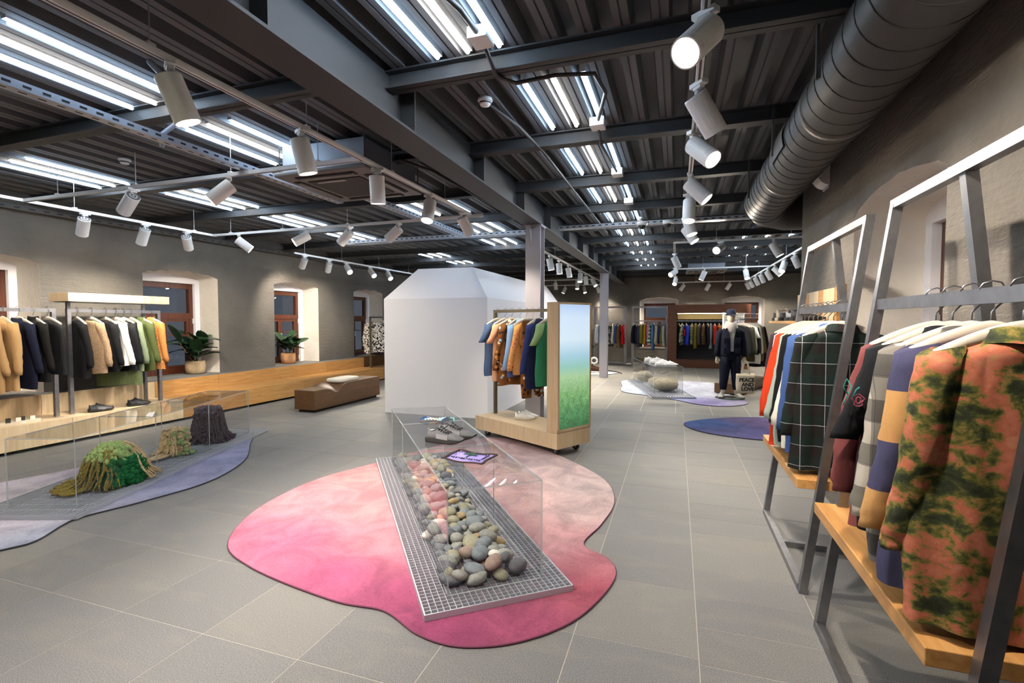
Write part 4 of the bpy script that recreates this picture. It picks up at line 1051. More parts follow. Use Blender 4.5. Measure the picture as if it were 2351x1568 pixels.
def mound(name, label, loc, hr, hz, layers, seed, flat=0.0):
    # layers: (part name, material, kind, a0, a1, t0, t1, count); a = azimuth, t = 0 rim .. 1 top
    R = random.Random(seed); t = thing(name, label, 'moss', loc)
    def P(a, s, o=0):
        e = s * PI / 2; ce = math.cos(e) if not flat else (1 - flat * s) ; z = hz * (math.sin(e) if not flat else min(1, s * 1.15))
        if flat and s > .85: ce *= (1 - s) / .15 * .8 + .2
        rr = hr * ce + o + .015 * math.sin(a * 3 + seed)
        return Vector((rr * math.cos(a), rr * math.sin(a), z + o))
    q = MB(); rings = [[P(2 * PI * k / 20, s / 6, -.012) for k in range(20)] for s in range(7)]; q.loft(rings, True); q.build('core', layers[0][1], t, True)
    for nm, m, kind, a0, a1, t0, t1, cnt in layers:
        q = MB()
        if kind == 'clump': blobs(q, [P(R.uniform(a0, a1), R.uniform(t0, t1), R.uniform(-.005, .015)) for _ in range(cnt)], .016, .034, R)
        elif kind == 'strand':
            for _ in range(cnt):
                a = R.uniform(a0, a1); s0 = R.uniform(t0, t1); n = 15; pts = []; rr = []; lift = R.uniform(.008, .034); out = R.uniform(0, 1.4); ph = R.uniform(0, 6)
                for i in range(n):
                    u = i / (n - 1); p = P(a + .09 * math.sin(u * 4 + ph), s0 * (1 - u), lift * (.5 + u * .6))
                    if u > .8: p = p + Vector((math.cos(a), math.sin(a), 0)) * (.3 * out * (u - .8))
                    p.z = max(p.z, .012); pts.append(p); rr.append((.007 if i % 2 else .0145) * (1 - .35 * u))
                q.tube(pts, rr, 5)
        elif kind == 'trail':
            for _ in range(cnt):
                a = R.uniform(a0, a1); r0 = hr * R.uniform(.75, 1.05); pts = [Vector(((r0 + .03 * i) * math.cos(a + .12 * math.sin(i + a)), (r0 + .05 * i) * math.sin(a + .12 * math.sin(i + a)), .02 + .012 * R.random())) for i in range(int(t0), int(t1))]
                q.tube(pts, [.008 + .009 * R.random() for _ in pts], 6)
        o = q.build(nm, m, t, True); o['kind'] = 'stuff'
    return t
LG, DG, OL, CR, PU = mossmat('#6f8a4c', '#9fb67a'), mossmat('#0e4426', '#226a3a'), mossmat('#5c5220', '#8c7c38'), mossmat('#a8906a', '#cbb48c'), mossmat('#332a33', '#54474f')
mound('moss_mound', 'large mound of green and tan hanging moss at the near end', (-5.12, 3.2, .05), .25, .37,
      [('dark_moss', DG, 'clump', -.75, .75, 0, .45, 220), ('light_moss', LG, 'clump', -2.6, .5, .42, .95, 260), ('olive_strands', OL, 'strand', -2.9, -.5, .3, .78, 42), ('cream_strands', CR, 'strand', .4, 3.6, .3, 1, 64), ('light_clumps', LG, 'clump', -3.3, -1.5, 0, .22, 40), ('olive_trails', OL, 'trail', -3.1, -1.3, 0, 6, 17)], 4)
mound('moss_mound', 'small cream and green moss mound in the middle', (-5.52, 4.12, .05), .13, .28,
      [('cream_clumps', CR, 'clump', -3.14, 3.14, .1, 1, 130), ('green_clumps', LG, 'clump', -1.2, .8, 0, .9, 34), ('cream_strands', CR, 'strand', 3.4, 5.6, .4, .95, 40), ('green_trail', LG, 'trail', -.3, .4, 0, 4, 8), ('cream_trail', CR, 'trail', -1.9, -1.0, 0, 7, 9)], 9, .25)
mound('moss_mound', 'dark purple moss stump at the far end', (-5.72, 4.72, .05), .19, .42,
      [('purple_clumps', PU, 'clump', -3.14, 3.14, .6, 1, 150), ('purple_strands', PU, 'strand', -3.14, 3.14, .5, .95, 80), ('purple_skirt', PU, 'clump', -3.14, 3.14, 0, .5, 120), ('purple_trail', PU, 'trail', -3.14, 3.14, 0, 4, 22)], 14, .42)

# rock case in the rear
A3 = math.atan2(1, -.265)
grating('slatted steel grating under the rock case', (.14, 10.98), A3, -.45, 2.5, -.14, .74, .12, .055, .032, .014)
acrylic_case('clear acrylic case with boulders and white shoes on top', (.14, 10.98), A3, 2.5, .6, .58, .05, [1.25])
rockm = mk('rock', lambda n: (n.col(n.ramp(n.noise(n.tc('Object', (1, 1, 5), rot=(.5, .3, 0)), 2.4, 5, .6, .5), [(.3, '#7f7868'), (.55, '#a59c88'), (.75, '#bcb39f')])), n.bump(n.noise(n.tc('Object', (1, 1, 5), rot=(.5, .3, 0)), 4, 5), .8, .03), n.set(.85)))
for lab, p, s, r in (('large striped boulder at the near end of the rock case', (-.2, 11.3, .05 + .16), (.28, .23, .165), .3), ('smaller grey boulder behind the large one', (-.47, 11.75, .05 + .13), (.16, .15, .14), 1.2), ('brown boulder at the far end of the rock case', (-.75, 12.9, .05 + .14), (.24, .2, .15), .7)):
    me = stone_mesh(int(p[0] * 100) + 60); me.materials.append(rockm); o = link('boulder', me, None, p); o.scale = s; o.rotation_euler.z = r; tag(o, lab, 'rock', 'boulders in the rock case')

# ================================================================ SHOES
SHOE = {}
def shoe_meshes(hi=0.0):
    if hi in SHOE: return SHOE[hi]
    L = .285; n = 18
    def wid(u): return .036 + .016 * math.sin(min(u * 1.25, 1) * PI * .9) * (1 if u < .8 else 1) if u < .62 else .052 * math.sqrt(max(0, 1 - ((u - .62) / .385) ** 2)) * .98 + .002
    def wh(u): return wid(max(.03, min(.985, u))) * (math.sqrt(max(.05, 1 - (1 - u / .06) ** 2)) if u < .06 else 1)
    def hgt(u):
        if u < .3: return .088 + hi + .012 * math.sin(u / .3 * PI) * 0 - .012 * math.sin(min(1, u / .3) * PI)
        if u < .52: k = (u - .3) / .22; return (.092 + hi) * (1 - k) + .072 * k + .008 * math.sin(k * PI)
        k = (u - .52) / .48; return .072 - .03 * k - .018 * k ** 4
    q = MB(); rings = []
    for i in range(n + 1):
        u = i / n; w = wh(u) + .004; zb = .006 * max(0, (u - .7) / .3) ** 2 * 4; x = L * u
        rings.append([(x, -w * .9, zb), (x, w * .9, zb), (x, w, zb + .012), (x, w, .026 + .006 * (1 - u)), (x, -w, .026 + .006 * (1 - u)), (x, -w, zb + .012)])
    q.loft(rings); sole = q.mesh('sole', 'white')
    q = MB(); rings = []
    for i in range(n + 1):
        u = i / n; w = wh(u); h = hgt(u); x = L * u; lean = .0
        rings.append([(x + (.012 if u < .08 else 0), w * math.copysign(abs(math.cos(a)) ** .75, math.cos(a)) * (1 - .38 * math.sin(a) ** 2 * (1 if u < .5 else .5)), .026 + (h - .026) * math.sin(a) ** .8) for a in [PI * k / 12 for k in range(13)]])
    q.loft(rings, cap=True, closed=True); up = q.mesh('upper', 'white', True)
    q = MB(); q.grid(lambda s, t: (.028 + .075 * s + .0, (.026 - .004 * s) * math.sqrt(max(0, 1 - (2 * s - 1) ** 2)) * (2 * t - 1), hgt((.028 + .075 * s) / L) + .0025 - .004 * math.sin(s * PI)), 8, 6); lin_ = q.mesh('lining', 'white', True)
    q = MB(); q.loft([[(x, s * .02, hgt(x / L) + z) for s, z in ((-1, .001), (1, .001), (1, .008), (-1, .008))] for x in (.095, .12, .15, .175)]); tg = q.mesh('tongue', 'white', True)
    q = MB()
    for k in range(5):
        x = .11 + .017 * k; z = hgt(x / L) + .004; q.tube([(x, -.03, z - .012), (x + .004, -.012, z + .004), (x + .004, .012, z + .004), (x, .03, z - .012)], .0028, 5)
    q.tube([(.108, 0, hgt(.38) + .012), (.1, .02, hgt(.36) + .014), (.115, .03, hgt(.4) + .004)], .0025, 5); lc = q.mesh('laces', 'white', True)
    st = []
    for sg in (1, -1):
        q = MB(); q.grid(lambda s, t: (L * (.36 + .3 * s), sg * (wh(.36 + .3 * s) * (.97 - .1 * t) + .0035), .035 + .03 * t - .008 * s), 6, 3); st.append(q.mesh('side_stripe', 'white', True))
    SHOE[hi] = [('sole', sole), ('upper', up), ('lining', lin_), ('tongue', tg), ('laces', lc), ('side_stripe', st[0]), ('side_stripe', st[1])]
    return SHOE[hi]
def shoe(loc, rz, cols, label, group=None, hi=0.0, sc=1.0, cat='shoe'):
    t = thing('sneaker', label, cat, loc, rz, group); t.scale = (sc,) * 3
    for (n, me), c in zip(shoe_meshes(hi), tuple(cols) + (cols[-1],)):
        o = link(n, me, t); s = o.material_slots[0]; s.link = 'OBJECT'; s.material = plain(c, .7) if isinstance(c, str) else c
def pair(loc, rz, cols, label, group=None, gap=.12, sc=1.0, hi=0.0):
    dx, dy = -math.sin(rz) * gap / 2, math.cos(rz) * gap / 2
    shoe((loc[0] - dx, loc[1] - dy, loc[2]), rz, cols, label + ', nearer one of the pair', group, hi, sc)
    shoe((loc[0] + dx + .02, loc[1] + dy + .01, loc[2]), rz + .06, cols, label + ', farther one of the pair', group, hi, sc)
WHT = ('#d8cfc0', '#e8e6e1', '#4a4038', '#e5e2dc', '#e9e7e2', '#dedbd5')
GRY = ('#1f1e1d', '#47474c', '#6c706c', '#3a3a3e', '#141416', '#737378')
BLK = ('#1e1e20', '#2b2b2e', '#3a3a3d', '#26262a', '#202022', '#3c3c40')
CRM = ('#c9b89a', '#c8b59c', '#3a3530', '#d6c8b2', '#e2d8c8', '#b8a488')
ZC = .65
pair((-1.87, 3.5, ZC + .002), -.05, GRY, 'grey mesh running shoe on the pebble case', 'shoes on the pebble case', .13, 1.18)

# scarf and small woven mat on the pebble case
def cloth_sheet(name, label, cat, loc, rz, hx, hy, colfn, seed, trim=None, amp=.01):
    t = thing(name, label, cat, loc, rz)
    q = MB(); q.grid(lambda s, v: ((s - .5) * 2 * hx + .01 * math.sin(v * 7 + seed), (v - .5) * 2 * hy + .006 * math.sin(s * 9 + seed), .008 + amp * (1 + math.sin(s * 7 + seed) * math.cos(v * 5 + seed))), 40, 24)
    me = q.mesh('weave', 'woven'); 
    a = me.color_attributes.new('dye', 'FLOAT_COLOR', 'POINT')
    for i in range(len(me.vertices)): a.data[i].color = lin(colfn((i % 41) / 40, (i // 41) / 24))
    me.polygons.foreach_set('use_smooth', [True] * len(me.polygons)); link('weave', me, t)
    if trim:
        V = me.vertices; idx = list(range(41)) + [41 * k + 40 for k in range(1, 25)] + [24 * 41 + k for k in range(39, -1, -1)] + [41 * k for k in range(23, -1, -1)]
        q = MB(); q.tube([V[i].co + Vector((0, 0, .002)) for i in idx], .006, 6, False); q.build('edging', trim, t, True)
    return t
vcol('woven', .9, 90, .2, .4)
def scarf_col(s, v):
    if v < .1 or v > .9: return '#14161a' if int(s * 20) % 2 else '#e6e4dc'
    return '#24385a' if s < .2 else '#6f9cc8' if s < .28 else '#e9e0c8' if s < .52 else '#d99a58' if s < .58 else '#6d9fce' if s < .75 else '#2a2f3a'
t = cloth_sheet('scarf', 'folded blue, cream and black patterned scarf on the pebble case', 'scarf', (-2.16, 4.15, ZC + .001), .1, .15, .07, scarf_col, 2, None, .012)
q = MB(); q.tube([(.13, .03, .025), (.18, .0, .03), (.2, -.05, .012)], .008, 6); q.build('tie', plain('#4f8a8a', .8), t, True)
t = cloth_sheet('woven_mat', 'small purple woven mat with palm tree motif on the pebble case', 'mat', (-1.345, 3.06, ZC + .001), -.12, .155, .115, lambda s, v: '#8f82c4' if .06 < s < .94 and .06 < v < .94 else '#3a2a24', 1, plain('#35251f', .9), .006)
q = MB()
q.tube([(0, -.035, .022), (.003, 0, .024), (0, .025, .025)], .004, 5)
for a in (.3, .9, 1.57, 2.2, 2.9, -.1, 3.3): q.tube([(0, .025, .026), (.035 * math.cos(a), .025 + .03 * math.sin(a), .027), (.055 * math.cos(a), .02 + .03 * math.sin(a), .024)], [.004, .004, .001], 5)
q.build('palm_motif', plain('#1d4a3a', .8), t, True)
q = MB()
for k in range(13):
    x = -.12 + .02 * k
    q.box(x, x + .009, .062 + .008 * math.sin(k), .078 + .008 * math.sin(k), .022, .027)
    q.box(x, x + .009, -.075 + .006 * math.sin(k * 2), -.06, .022, .027)
for k in range(5): q.box(-.135, -.12, -.04 + .02 * k, -.03 + .02 * k, .022, .027); q.box(.12, .135, -.04 + .02 * k, -.03 + .02 * k, .022, .027)
q.build('zigzag_border', plain('#211c2c', .8), t)

# ================================================================ ROLLING CART WITH LIGHT BOX
CA = math.atan2(.4964, -.8681)
cart = thing('display_cart', 'pale wood rolling display cart with landscape light box', 'cart', (-1.3, 5.504, 0), CA)
# local x along the platform (0 at the light box end), local y negative = towards the back
CL, CW = 1.56, .6
q = MB(); q.box(0, CL, -CW, 0, .1, .285); q.build('platform', 'birch', cart, bevel=.002)
lb = MB(); lb.box(0, .168, -CW, 0, .2865, 1.82); LBO = lb.build('light_box', 'birch', cart, bevel=.002)
q = MB()
def lbpt(s, v): return (-.006, -CW + .03 + (CW - .06) * s, .33 + (1.795 - .33) * v)
q.grid(lbpt, 60, 130); me = q.mesh('backlit_picture', 'white')
vcol('picture', .3, 1, 0, 0, .5)
me.materials.clear(); me.materials.append(MAT['picture'])
a_ = me.color_attributes.new('dye', 'FLOAT_COLOR', 'POINT')
SKY = [(0, '#37603f'), (.12, '#4a7850'), (.28, '#6f9a66'), (.42, '#93b48c'), (.5, '#83b0a8'), (.58, '#8fb4c4'), (.72, '#bccfdd'), (.9, '#b9cbdf'), (1, '#9fb7d6')]
for i in range(len(me.vertices)):
    s, v = (i % 61) / 60, (i // 61) / 130
    for (p0, c0), (p1, c1) in zip(SKY, SKY[1:]):
        if p0 <= v <= p1: k = (v - p0) / (p1 - p0); c = [x + (y - x) * k for x, y in zip(lin(c0), lin(c1))]; break
    if v < .46:
        n1 = mnoise.noise(Vector((s * 30, v * 60, 3))) + .6 * mnoise.noise(Vector((s * 9, v * 16, 8))); f = 1 + n1 * .62 * min(1, (.46 - v) * 4)
        c = [max(0, x * f) for x in c]
    a_.data[i].color = c[:3] + [1]
link('backlit_picture', me, LBO)
for y0, y1, z0, z1 in ((-CW, -CW + .03, .3, 1.82), (-.03, 0, .3, 1.82), (-CW, 0, .3, .33), (-CW, 0, 1.795, 1.82)):
    q = MB(); q.box(-.008, 0, y0, y1, z0, z1); q.build('picture_frame', 'birch', LBO)
q = MB(); q.box(CL - .1, CL - .06, -.32, -.28, .285, 1.715); q.build('post', 'brass', cart)
q = MB(); q.box(.168, CL - .06, -.32, -.28, 1.715, 1.755); q.build('rail', 'brass', cart)
for x, y in ((.13, -.12), (CL - .13, -.12), (.13, -CW + .12), (CL - .13, -CW + .12)):
    c = MB(); c.tube([(x, y - .016, .045), (x, y + .016, .045)], .045, 18); w = c.build('caster_wheel', plain('#2b2b2d', .5), cart, True)
    c = MB(); c.tube([(x, y - .02, .045), (x, y + .02, .045)], .018, 12); c.build('hub', plain('#9a9a9c', .4, .6), w, True)
    c = MB(); c.box(x - .02, x + .02, y - .026, y + .026, .075, .1); c.build('fork', plain('#8b8b8d', .4, .6), w)
GC, HC = 'clothes on the rolling cart', 'white hanger on the rolling cart rail'
def cartp(x): c, s = math.cos(CA), math.sin(CA); return (-1.3 + x * c + .3 * s, 5.504 + x * s - .3 * c, 1.735)
C90 = CA - PI / 2
fl = floral('#7a4c26', ['#2a2320', '#9cc0d0', '#c98a4a', '#3a2a20', '#d9c9a8'], 17, .5)
hang(cartp(1.43), C90 + .1, cloth('#4c6184'), 'faded blue short-sleeved shirt with peace prints, outermost on the cart', 'shirt', GC, L=.74, sleeve='short', collar='crew', seed=20, hlabel=HC, w=1.08)
hang(cartp(1.265), C90 + .05, cloth('#e2aa82'), 'peach short-sleeved top on the cart', 'shirt', GC, L=.82, sleeve='short', collar='crew', seed=21, hlabel=HC, w=1.02)
hang(cartp(1.13), C90 - .05, fl, 'brown shirt with blue flowers on the cart', 'shirt', GC, L=.86, sleeve='long', collar='shirt', seed=22, hlabel=HC)
hang(cartp(.97), C90 + .08, cloth('#86a9d2'), 'pale blue denim shirt with long sleeve on the cart', 'shirt', GC, L=.72, collar='shirt', seed=23, hlabel=HC, mats={'torso': cloth('#54699c')})
hang(cartp(.84), C90, cloth('#c98f54'), 'caramel sweatshirt with red roses down the sleeve', 'sweatshirt', GC, L=.7, seed=24, hlabel=HC, mats={'sleeve': floral('#cf9558', ['#c2372c', '#cf4030', '#3f6a3a'], 19, .33)})
hang(cartp(.72), C90, fl, 'brown floral trousers hanging on the cart', 'trousers', GC, kind='pants', L=1.13, seed=25, hlabel='white clip hanger for the floral trousers')
hang(cartp(.6), C90 + .05, floral('#1f2542', ['#1f2542', '#1f2542', '#8aa7c8'], 7, .22), 'long navy coat with pale dots on the cart', 'coat', GC, L=.84, collar='shirt', seed=26, hlabel=HC, w=1.1, mats={'sleeve': cloth('#2c3666')})
tee = hang(cartp(.42), C90 + .06, cloth('#2f7a55'), 'green printed short-sleeved shirt next to the light box', 'shirt', GC, L=.8, sleeve='short', collar='crew', seed=27, hlabel=HC, mats={'sleeve': cloth('#8fae78')}, w=1.05)
def peace(par, x, z, r, y):
    q = MB(); q.tube([(x + r * math.cos(a), y, z + r * math.sin(a)) for a in [2 * PI * k / 20 for k in range(21)]], .0035, 5)
    for a in (PI / 2, -PI / 2, -PI / 2 - .8, -PI / 2 + .8): q.tube([(x, y, z), (x + r * math.cos(a), y, z + r * math.sin(a))], .003, 5)
    q.build('peace_sign', plain('#a9cdb4', .9), par, True)
for x, z, r in ((.0, -.42, .06), (-.1, -.24, .035), (.02, -.26, .03), (-.06, -.6, .03), (.08, -.62, .03)):
    peace(tee, x, z, r, .082); peace(tee, x, z, r, -.082)
pair((-2.06, 6.26, .287), .1, WHT, 'white leather sneaker on the rolling cart', 'shoes on the cart', .1, 1.0)

# ================================================================ SLANTED STEEL RACKS BY THE RENDERED WALL
def easel(label, y0, y1):
    t = thing('slanted_rack', label, 'rack'); w = .042
    for y in (y0 + .02, y1 - .02):
        q = MB(); q.bar((.72, y, 0), (1.0, y, 2.165), w, w, (0, 1, 0)); q.build('front_leg', 'steel', t)
    q = MB(); q.bar((.72, y0 + .04, .021), (.72, y1 - .04, .021), w); q.build('floor_bar', 'steel', t)
    q = MB(); q.bar((1.0, y0, 2.165), (1.0, y1, 2.165), w); q.build('top_bar', 'steel', t)
    q = MB(); q.bar((.937, y0 + .04, 1.68), (.937, y1 - .04, 1.68), .025, .05); q.build('rail', 'steel', t)
    m = (y0 + y1) / 2 + .02
    q = MB(); q.bar((1.01, m, 2.15), (1.27, m, 0.02), w, w, (0, 1, 0)); q.build('rear_leg', 'steel', t)
    q = MB(); q.bar((.74, m, .021), (1.27, m, .021), w); q.build('rear_floor_bar', 'steel', t)
    q = MB(); q.box(.69, 1.22, y0 + .07, y1 - .0, .605, .66); q.build('shelf_board', 'oak_shelf', t, bevel=.003)
easel('brushed steel slanted rack nearest the viewer with oak shelf', 1.61, 2.88)
easel('brushed steel slanted rack behind the nearest one with oak shelf', 3.2, 4.48)
GN, GF = 'clothes on the nearest slanted rack', 'clothes on the farther slanted rack'
HN, HF = 'white hanger on the nearest slanted rack', 'white hanger on the farther slanted rack'
camo = blotch([(.3, '#24271f'), (.41, '#363b28'), (.47, '#5a5a2a'), (.505, '#7a6a3a'), (.54, '#a86048'), (.64, '#b26e58'), (.74, '#ad8358')], 13, 6, (1, 1, 1.3), '', .25)
bwplaid = plaid('#aaa498', '#17181d', '#26262c', .16, .075, .008)
rugby = stripes('#b58a58', '#3f3f5a', .34, .17, .18)
nr = lambda y: (.937, y, 1.688)
hang(nr(2.29), .0, cloth('#78403f'), 'maroon sweatshirt, farthest on the nearest slanted rack', 'sweatshirt', GN, L=.78, seed=30, res=2, hlabel=HN, w=1.12)
emb = hang(nr(2.17), .0, cloth('#18181b'), 'black short-sleeved shirt with embroidered flower', 'shirt', GN, L=.74, sleeve='elbow', collar='shirt', seed=31, res=2, hlabel=HN, w=1.2)
hang(nr(2.05), .0, bwplaid, 'black and white plaid shirt with long sleeves', 'shirt', GN, L=.8, collar='shirt', seed=32, res=2, hlabel=HN, w=1.18)
hang(nr(1.94), .0, rugby, 'tan and navy broad-striped rugby shirt', 'shirt', GN, L=.82, seed=33, res=2, hlabel=HN, w=1.18, mats={'collar': cloth('#3e3f5c')})
hang(nr(1.79), .05, camo, 'large green and coral camouflage jacket, nearest to the viewer', 'jacket', GN, L=.86, collar='shirt', seed=34, res=3, hlabel=HN, w=1.16)
# embroidery on the black sleeve
for nm, c, pts in (('embroidered_leaf', '#1f8a84', [[(-.335, -.07, -.36), (-.35, -.072, -.33), (-.34, -.072, -.3), (-.325, -.072, -.33), (-.335, -.07, -.36), (-.35, -.07, -.4)], [(-.32, -.072, -.37), (-.31, -.073, -.34), (-.3, -.073, -.33)]]), ('embroidered_flower', '#8a3a4a', [[(-.3 + .016 * math.cos(a) * (1 + .3 * math.sin(5 * a)), -.064, -.38 + .022 * math.sin(a)) for a in [2 * PI * k / 24 for k in range(25)]], [(-.3 + .008 * math.cos(a), -.065, -.38 + .012 * math.sin(a)) for a in [2 * PI * k / 16 for k in range(17)]]])):
    q = MB()
    for p in pts: q.tube(p, .0025, 5)
    q.build(nm, plain(c, .8), emb, True)
fr = lambda y: (.937, y, 1.688)
dkplaid = plaid('#1b1816', '#13211f', '#b9bdc6', .125, .05, .003)
for y, m, lab, cat, kw in ((4.31, cloth('#3a2c33'), 'dark plum sweatshirt, farthest on the farther slanted rack', 'sweatshirt', dict(L=.74)), (4.19, cloth('#f0efea'), 'white tee beside the dark plum sweatshirt', 'shirt', dict(L=.76)),
                           (4.06, cloth('#d0401f'), 'bright orange red sweatshirt on the farther slanted rack', 'sweatshirt', dict(L=.86, w=1.16)), (3.94, cloth('#a7b5a8'), 'pale mint sweatshirt on the farther slanted rack', 'sweatshirt', dict(L=.84, w=1.12)),
                           (3.82, cloth('#161618'), 'black sweatshirt between mint and cream tops', 'sweatshirt', dict(L=.8, w=1.1)), (3.7, cloth('#e5dfcf'), 'cream sweater on the farther slanted rack', 'sweater', dict(L=.8, w=1.08)),
                           (3.58, cloth('#3c5486'), 'blue denim jacket behind the dark plaid shirt', 'jacket', dict(L=.8, w=1.12, collar='shirt')), (3.41, dkplaid, 'dark plaid shirt with white lines, nearest on its slanted rack', 'shirt', dict(L=.84, w=1.14, collar='shirt', res=2))):
    hang(fr(y), .03, m, lab, cat, GF, seed=int(y * 100), hlabel=HF, **kw)

# ---- shoe shelf and wood panel on the rendered wall
t = thing('wall_shelf', 'oak wall shelf with slatted wood back panel and shoes', 'shelf')
q = MB(); q.box(.965, 1.28, 4.75, 6.05, 1.575, 1.6); q.build('shelf_board', 'oak_shelf', t, bevel=.002)
for k in range(9):
    y = 4.68 + k * .168
    q = MB(); q.box(1.27, 1.3, y + .001, y + .166, 1.42, 1.885); q.build('back_slat', 'birch' if k % 3 else 'oak_shelf', t)
q = MB(); q.box(1.235, 1.3, 4.64, 4.678, 1.2, 1.9); q.build('side_slat', 'oak_shelf', t)
for y, cs, lab, hi in ((5.95, BLK, 'black low shoe at the outer end of the wall shelf', 0), (5.78, CRM, 'beige chunky sneaker on the wall shelf', .03), (5.6, GRY, 'grey sneaker beside the beige one on the wall shelf', 0), (5.3, ('#2b2a2a', '#8f8f92', '#555', '#777777', '#333333', '#aaaaaa'), 'grey black-soled sneaker on the wall shelf', 0), (5.08, BLK, 'black sneaker next to the side slat of the wall shelf', .02)):
    shoe((.98, y, 1.602), .05, tuple(c if len(c) == 7 else '#555555' for c in cs), lab, 'shoes on the wall shelf', hi)

q = MB(); q.grid(lambda s, v: (-.05 + .1 * s, -.03 + .06 * v, .002 + .05 * (1 - abs(2 * v - 1)) * (.6 + .4 * s)), 4, 4)
tag(q.build('folded_paper', plain('#e8e6e2', .8), None, loc=(-5.05, 3.52, .632)), 'crumpled white paper lying on the moss case', 'paper')
# ---- shoes along the stepped bench
pair((-7.72, 4.5, .342), 1.2, GRY, 'grey trainer on the pale bench step', 'shoes on the bench', .12, 1.0)
pair((-7.7, 5.0, .342), 1.25, BLK, 'black trainer on the pale bench step', 'shoes on the bench', .12, 1.0)
for k, y in enumerate((3.66, 3.8)):
    t = thing('sandal', 'cream strapped sandal on the pale bench step, ' + ('nearer' if k == 0 else 'farther') + ' one', 'sandal', (-7.66, y, .341), 1.1)
    q = MB(); q.prism([(.135 * math.cos(a), .048 * math.sin(a) * (1 + .2 * math.cos(a))) for a in [2 * PI * i / 20 for i in range(20)]], 0, .035); q.build('footbed', plain('#e6dcc8', .7), t)
    for x in (-.05, .04):
        q = MB(); q.grid(lambda s, v: (x + .045 * v, .05 * math.cos(PI * s), .028 + .05 * math.sin(PI * s)), 8, 2); q.build('strap', plain('#e5ddcc' if x > 0 else '#2b2925', .7), t, True)
shoe((-7.35, 11.75, .301), 1.3, WHT, 'white shoe on the oak platform beside the hut', None)

# ================================================================ REAR ROOM
WHS = ('#d9d9d6', '#e6e6e4', '#c9c9c6', '#e2e2df', '#eeeeec', '#d2d4d4')
for k, (u, v) in enumerate(((.25, .22), (.32, .42), (.8, .25), (.9, .42), (1.35, .25), (1.45, .42))):
    c, s = math.cos(A3), math.sin(A3)
    shoe((.14 + u * c - (v + .1) * s, 10.98 + u * s + (v + .1) * c, .632), .35, WHS, 'white sneaker on the rock case, ' + pick(k) + ' from the near end', 'white sneakers on the rock case')

def frame_rack(label, x0, x1, y, ztop, zrail):
    t = thing('clothes_rack', label, 'rack'); w = .05
    for x in (x0, x1):
        for dy in (0, .45):
            q = MB(); q.box(x - w / 2, x + w / 2, y + dy - w / 2, y + dy + w / 2, 0, ztop); q.build('post', 'steel', t)
        q = MB(); q.box(x - w / 2, x + w / 2, y + w / 2, y + .45 - w / 2, ztop - w, ztop); q.build('end_bar', 'steel', t)
    for dy in (0, .45):
        q = MB(); q.box(x0 + w / 2, x1 - w / 2, y + dy - w / 2, y + dy + w / 2, ztop - w, ztop); q.build('top_bar', 'steel', t)
        q = MB(); q.box(x0 + w / 2, x1 - w / 2, y + dy - w / 2, y + dy + w / 2, .02, .06); q.build('foot_bar', 'steel', t)
    q = MB(); q.box(x0 + w / 2, x1 - w / 2, y - .018, y + .018, zrail - .02, zrail + .02); q.build('rail', 'steel', t)
frame_rack('tall steel frame rack with jeans and red tee at the back wall', -2.9, -1.79, 18.25, 2.13, 1.6)
frame_rack('tall steel frame rack next to the brown portal', -1.53, -.36, 18.25, 2.13, 1.6)
def row(y, z, items, group, hl, ang=PI / 2):
    for k, (x, m, lab, cat, kw) in enumerate(items):
        hang((x, y, z), ang + rnd(-.25, .25), m, lab, cat, group, seed=40 + k % 6, hlabel=hl, **kw)
row(18.25, 1.608, [(-2.78, cloth('#f0efea'), 'white long-sleeved top, leftmost at the back wall', 'shirt', {}), (-2.62, cloth('#7f9ccc'), 'pale blue jeans hanging left of the rear column', 'jeans', dict(kind='pants', L=1.05)), (-2.48, cloth('#3a3640'), 'dark shirt hidden behind the rear column', 'shirt', {}),
                   (-2.32, blotch([(.4, '#d8d2c2'), (.5, '#3a342c')], 14, 2), 'black and cream patterned shirt at the back wall', 'shirt', dict(L=.8)), (-2.21, cloth('#ddd8c8'), 'cream jacket beside the denim jacket', 'jacket', {}), (-2.1, cloth('#41588a'), 'mid blue denim jacket at the back wall', 'jacket', dict(collar='shirt')),
                   (-1.98, cloth('#7a5f3c'), 'brown overshirt hanging low beside the red tee', 'shirt', dict(L=.84)), (-1.87, cloth('#d11a22'), 'bright red tee at the back wall', 'shirt', dict(L=.7, sleeve='short'))], 'clothes on the left rear frame rack', 'white hanger on the left rear frame rack')
row(18.25, 1.608, [(-1.45, cloth('#22222a'), 'black jacket at the start of the second rear rack', 'jacket', {}), (-1.36, cloth('#2c2a48'), 'dark indigo jacket on the second rear rack', 'jacket', {}), (-1.26, cloth('#4b4a50'), 'charcoal shirt on the second rear rack', 'shirt', dict(L=.8)), (-1.17, cloth('#8a8238'), 'olive yellow shirt on the second rear rack', 'shirt', {}),
                   (-1.09, cloth('#c8902a'), 'mustard trousers on the second rear rack', 'trousers', dict(kind='pants', L=.86)), (-1.0, cloth('#d98a9c'), 'pink shirt on the second rear rack', 'shirt', dict(L=.72)), (-.91, stripes('#e8e6dc', '#2f8a58', .14, .07), 'green and white striped shirt on the second rear rack', 'shirt', dict(L=.72)),
                   (-.81, cloth('#6a8fc0'), 'light blue jeans on the second rear rack', 'jeans', dict(kind='pants', L=1.05)), (-.71, cloth('#d9c9a8'), 'beige shirt on the second rear rack', 'shirt', {}), (-.62, cloth('#3d3a68'), 'violet blue jacket on the second rear rack', 'jacket', {}), (-.52, cloth('#8a8a4a'), 'light olive jacket on the second rear rack', 'jacket', {}), (-.43, cloth('#e3dfd2'), 'off-white jacket at the end by the brown portal', 'jacket', dict(L=.76))],
    'clothes on the second rear frame rack', 'white hanger on the second rear frame rack')
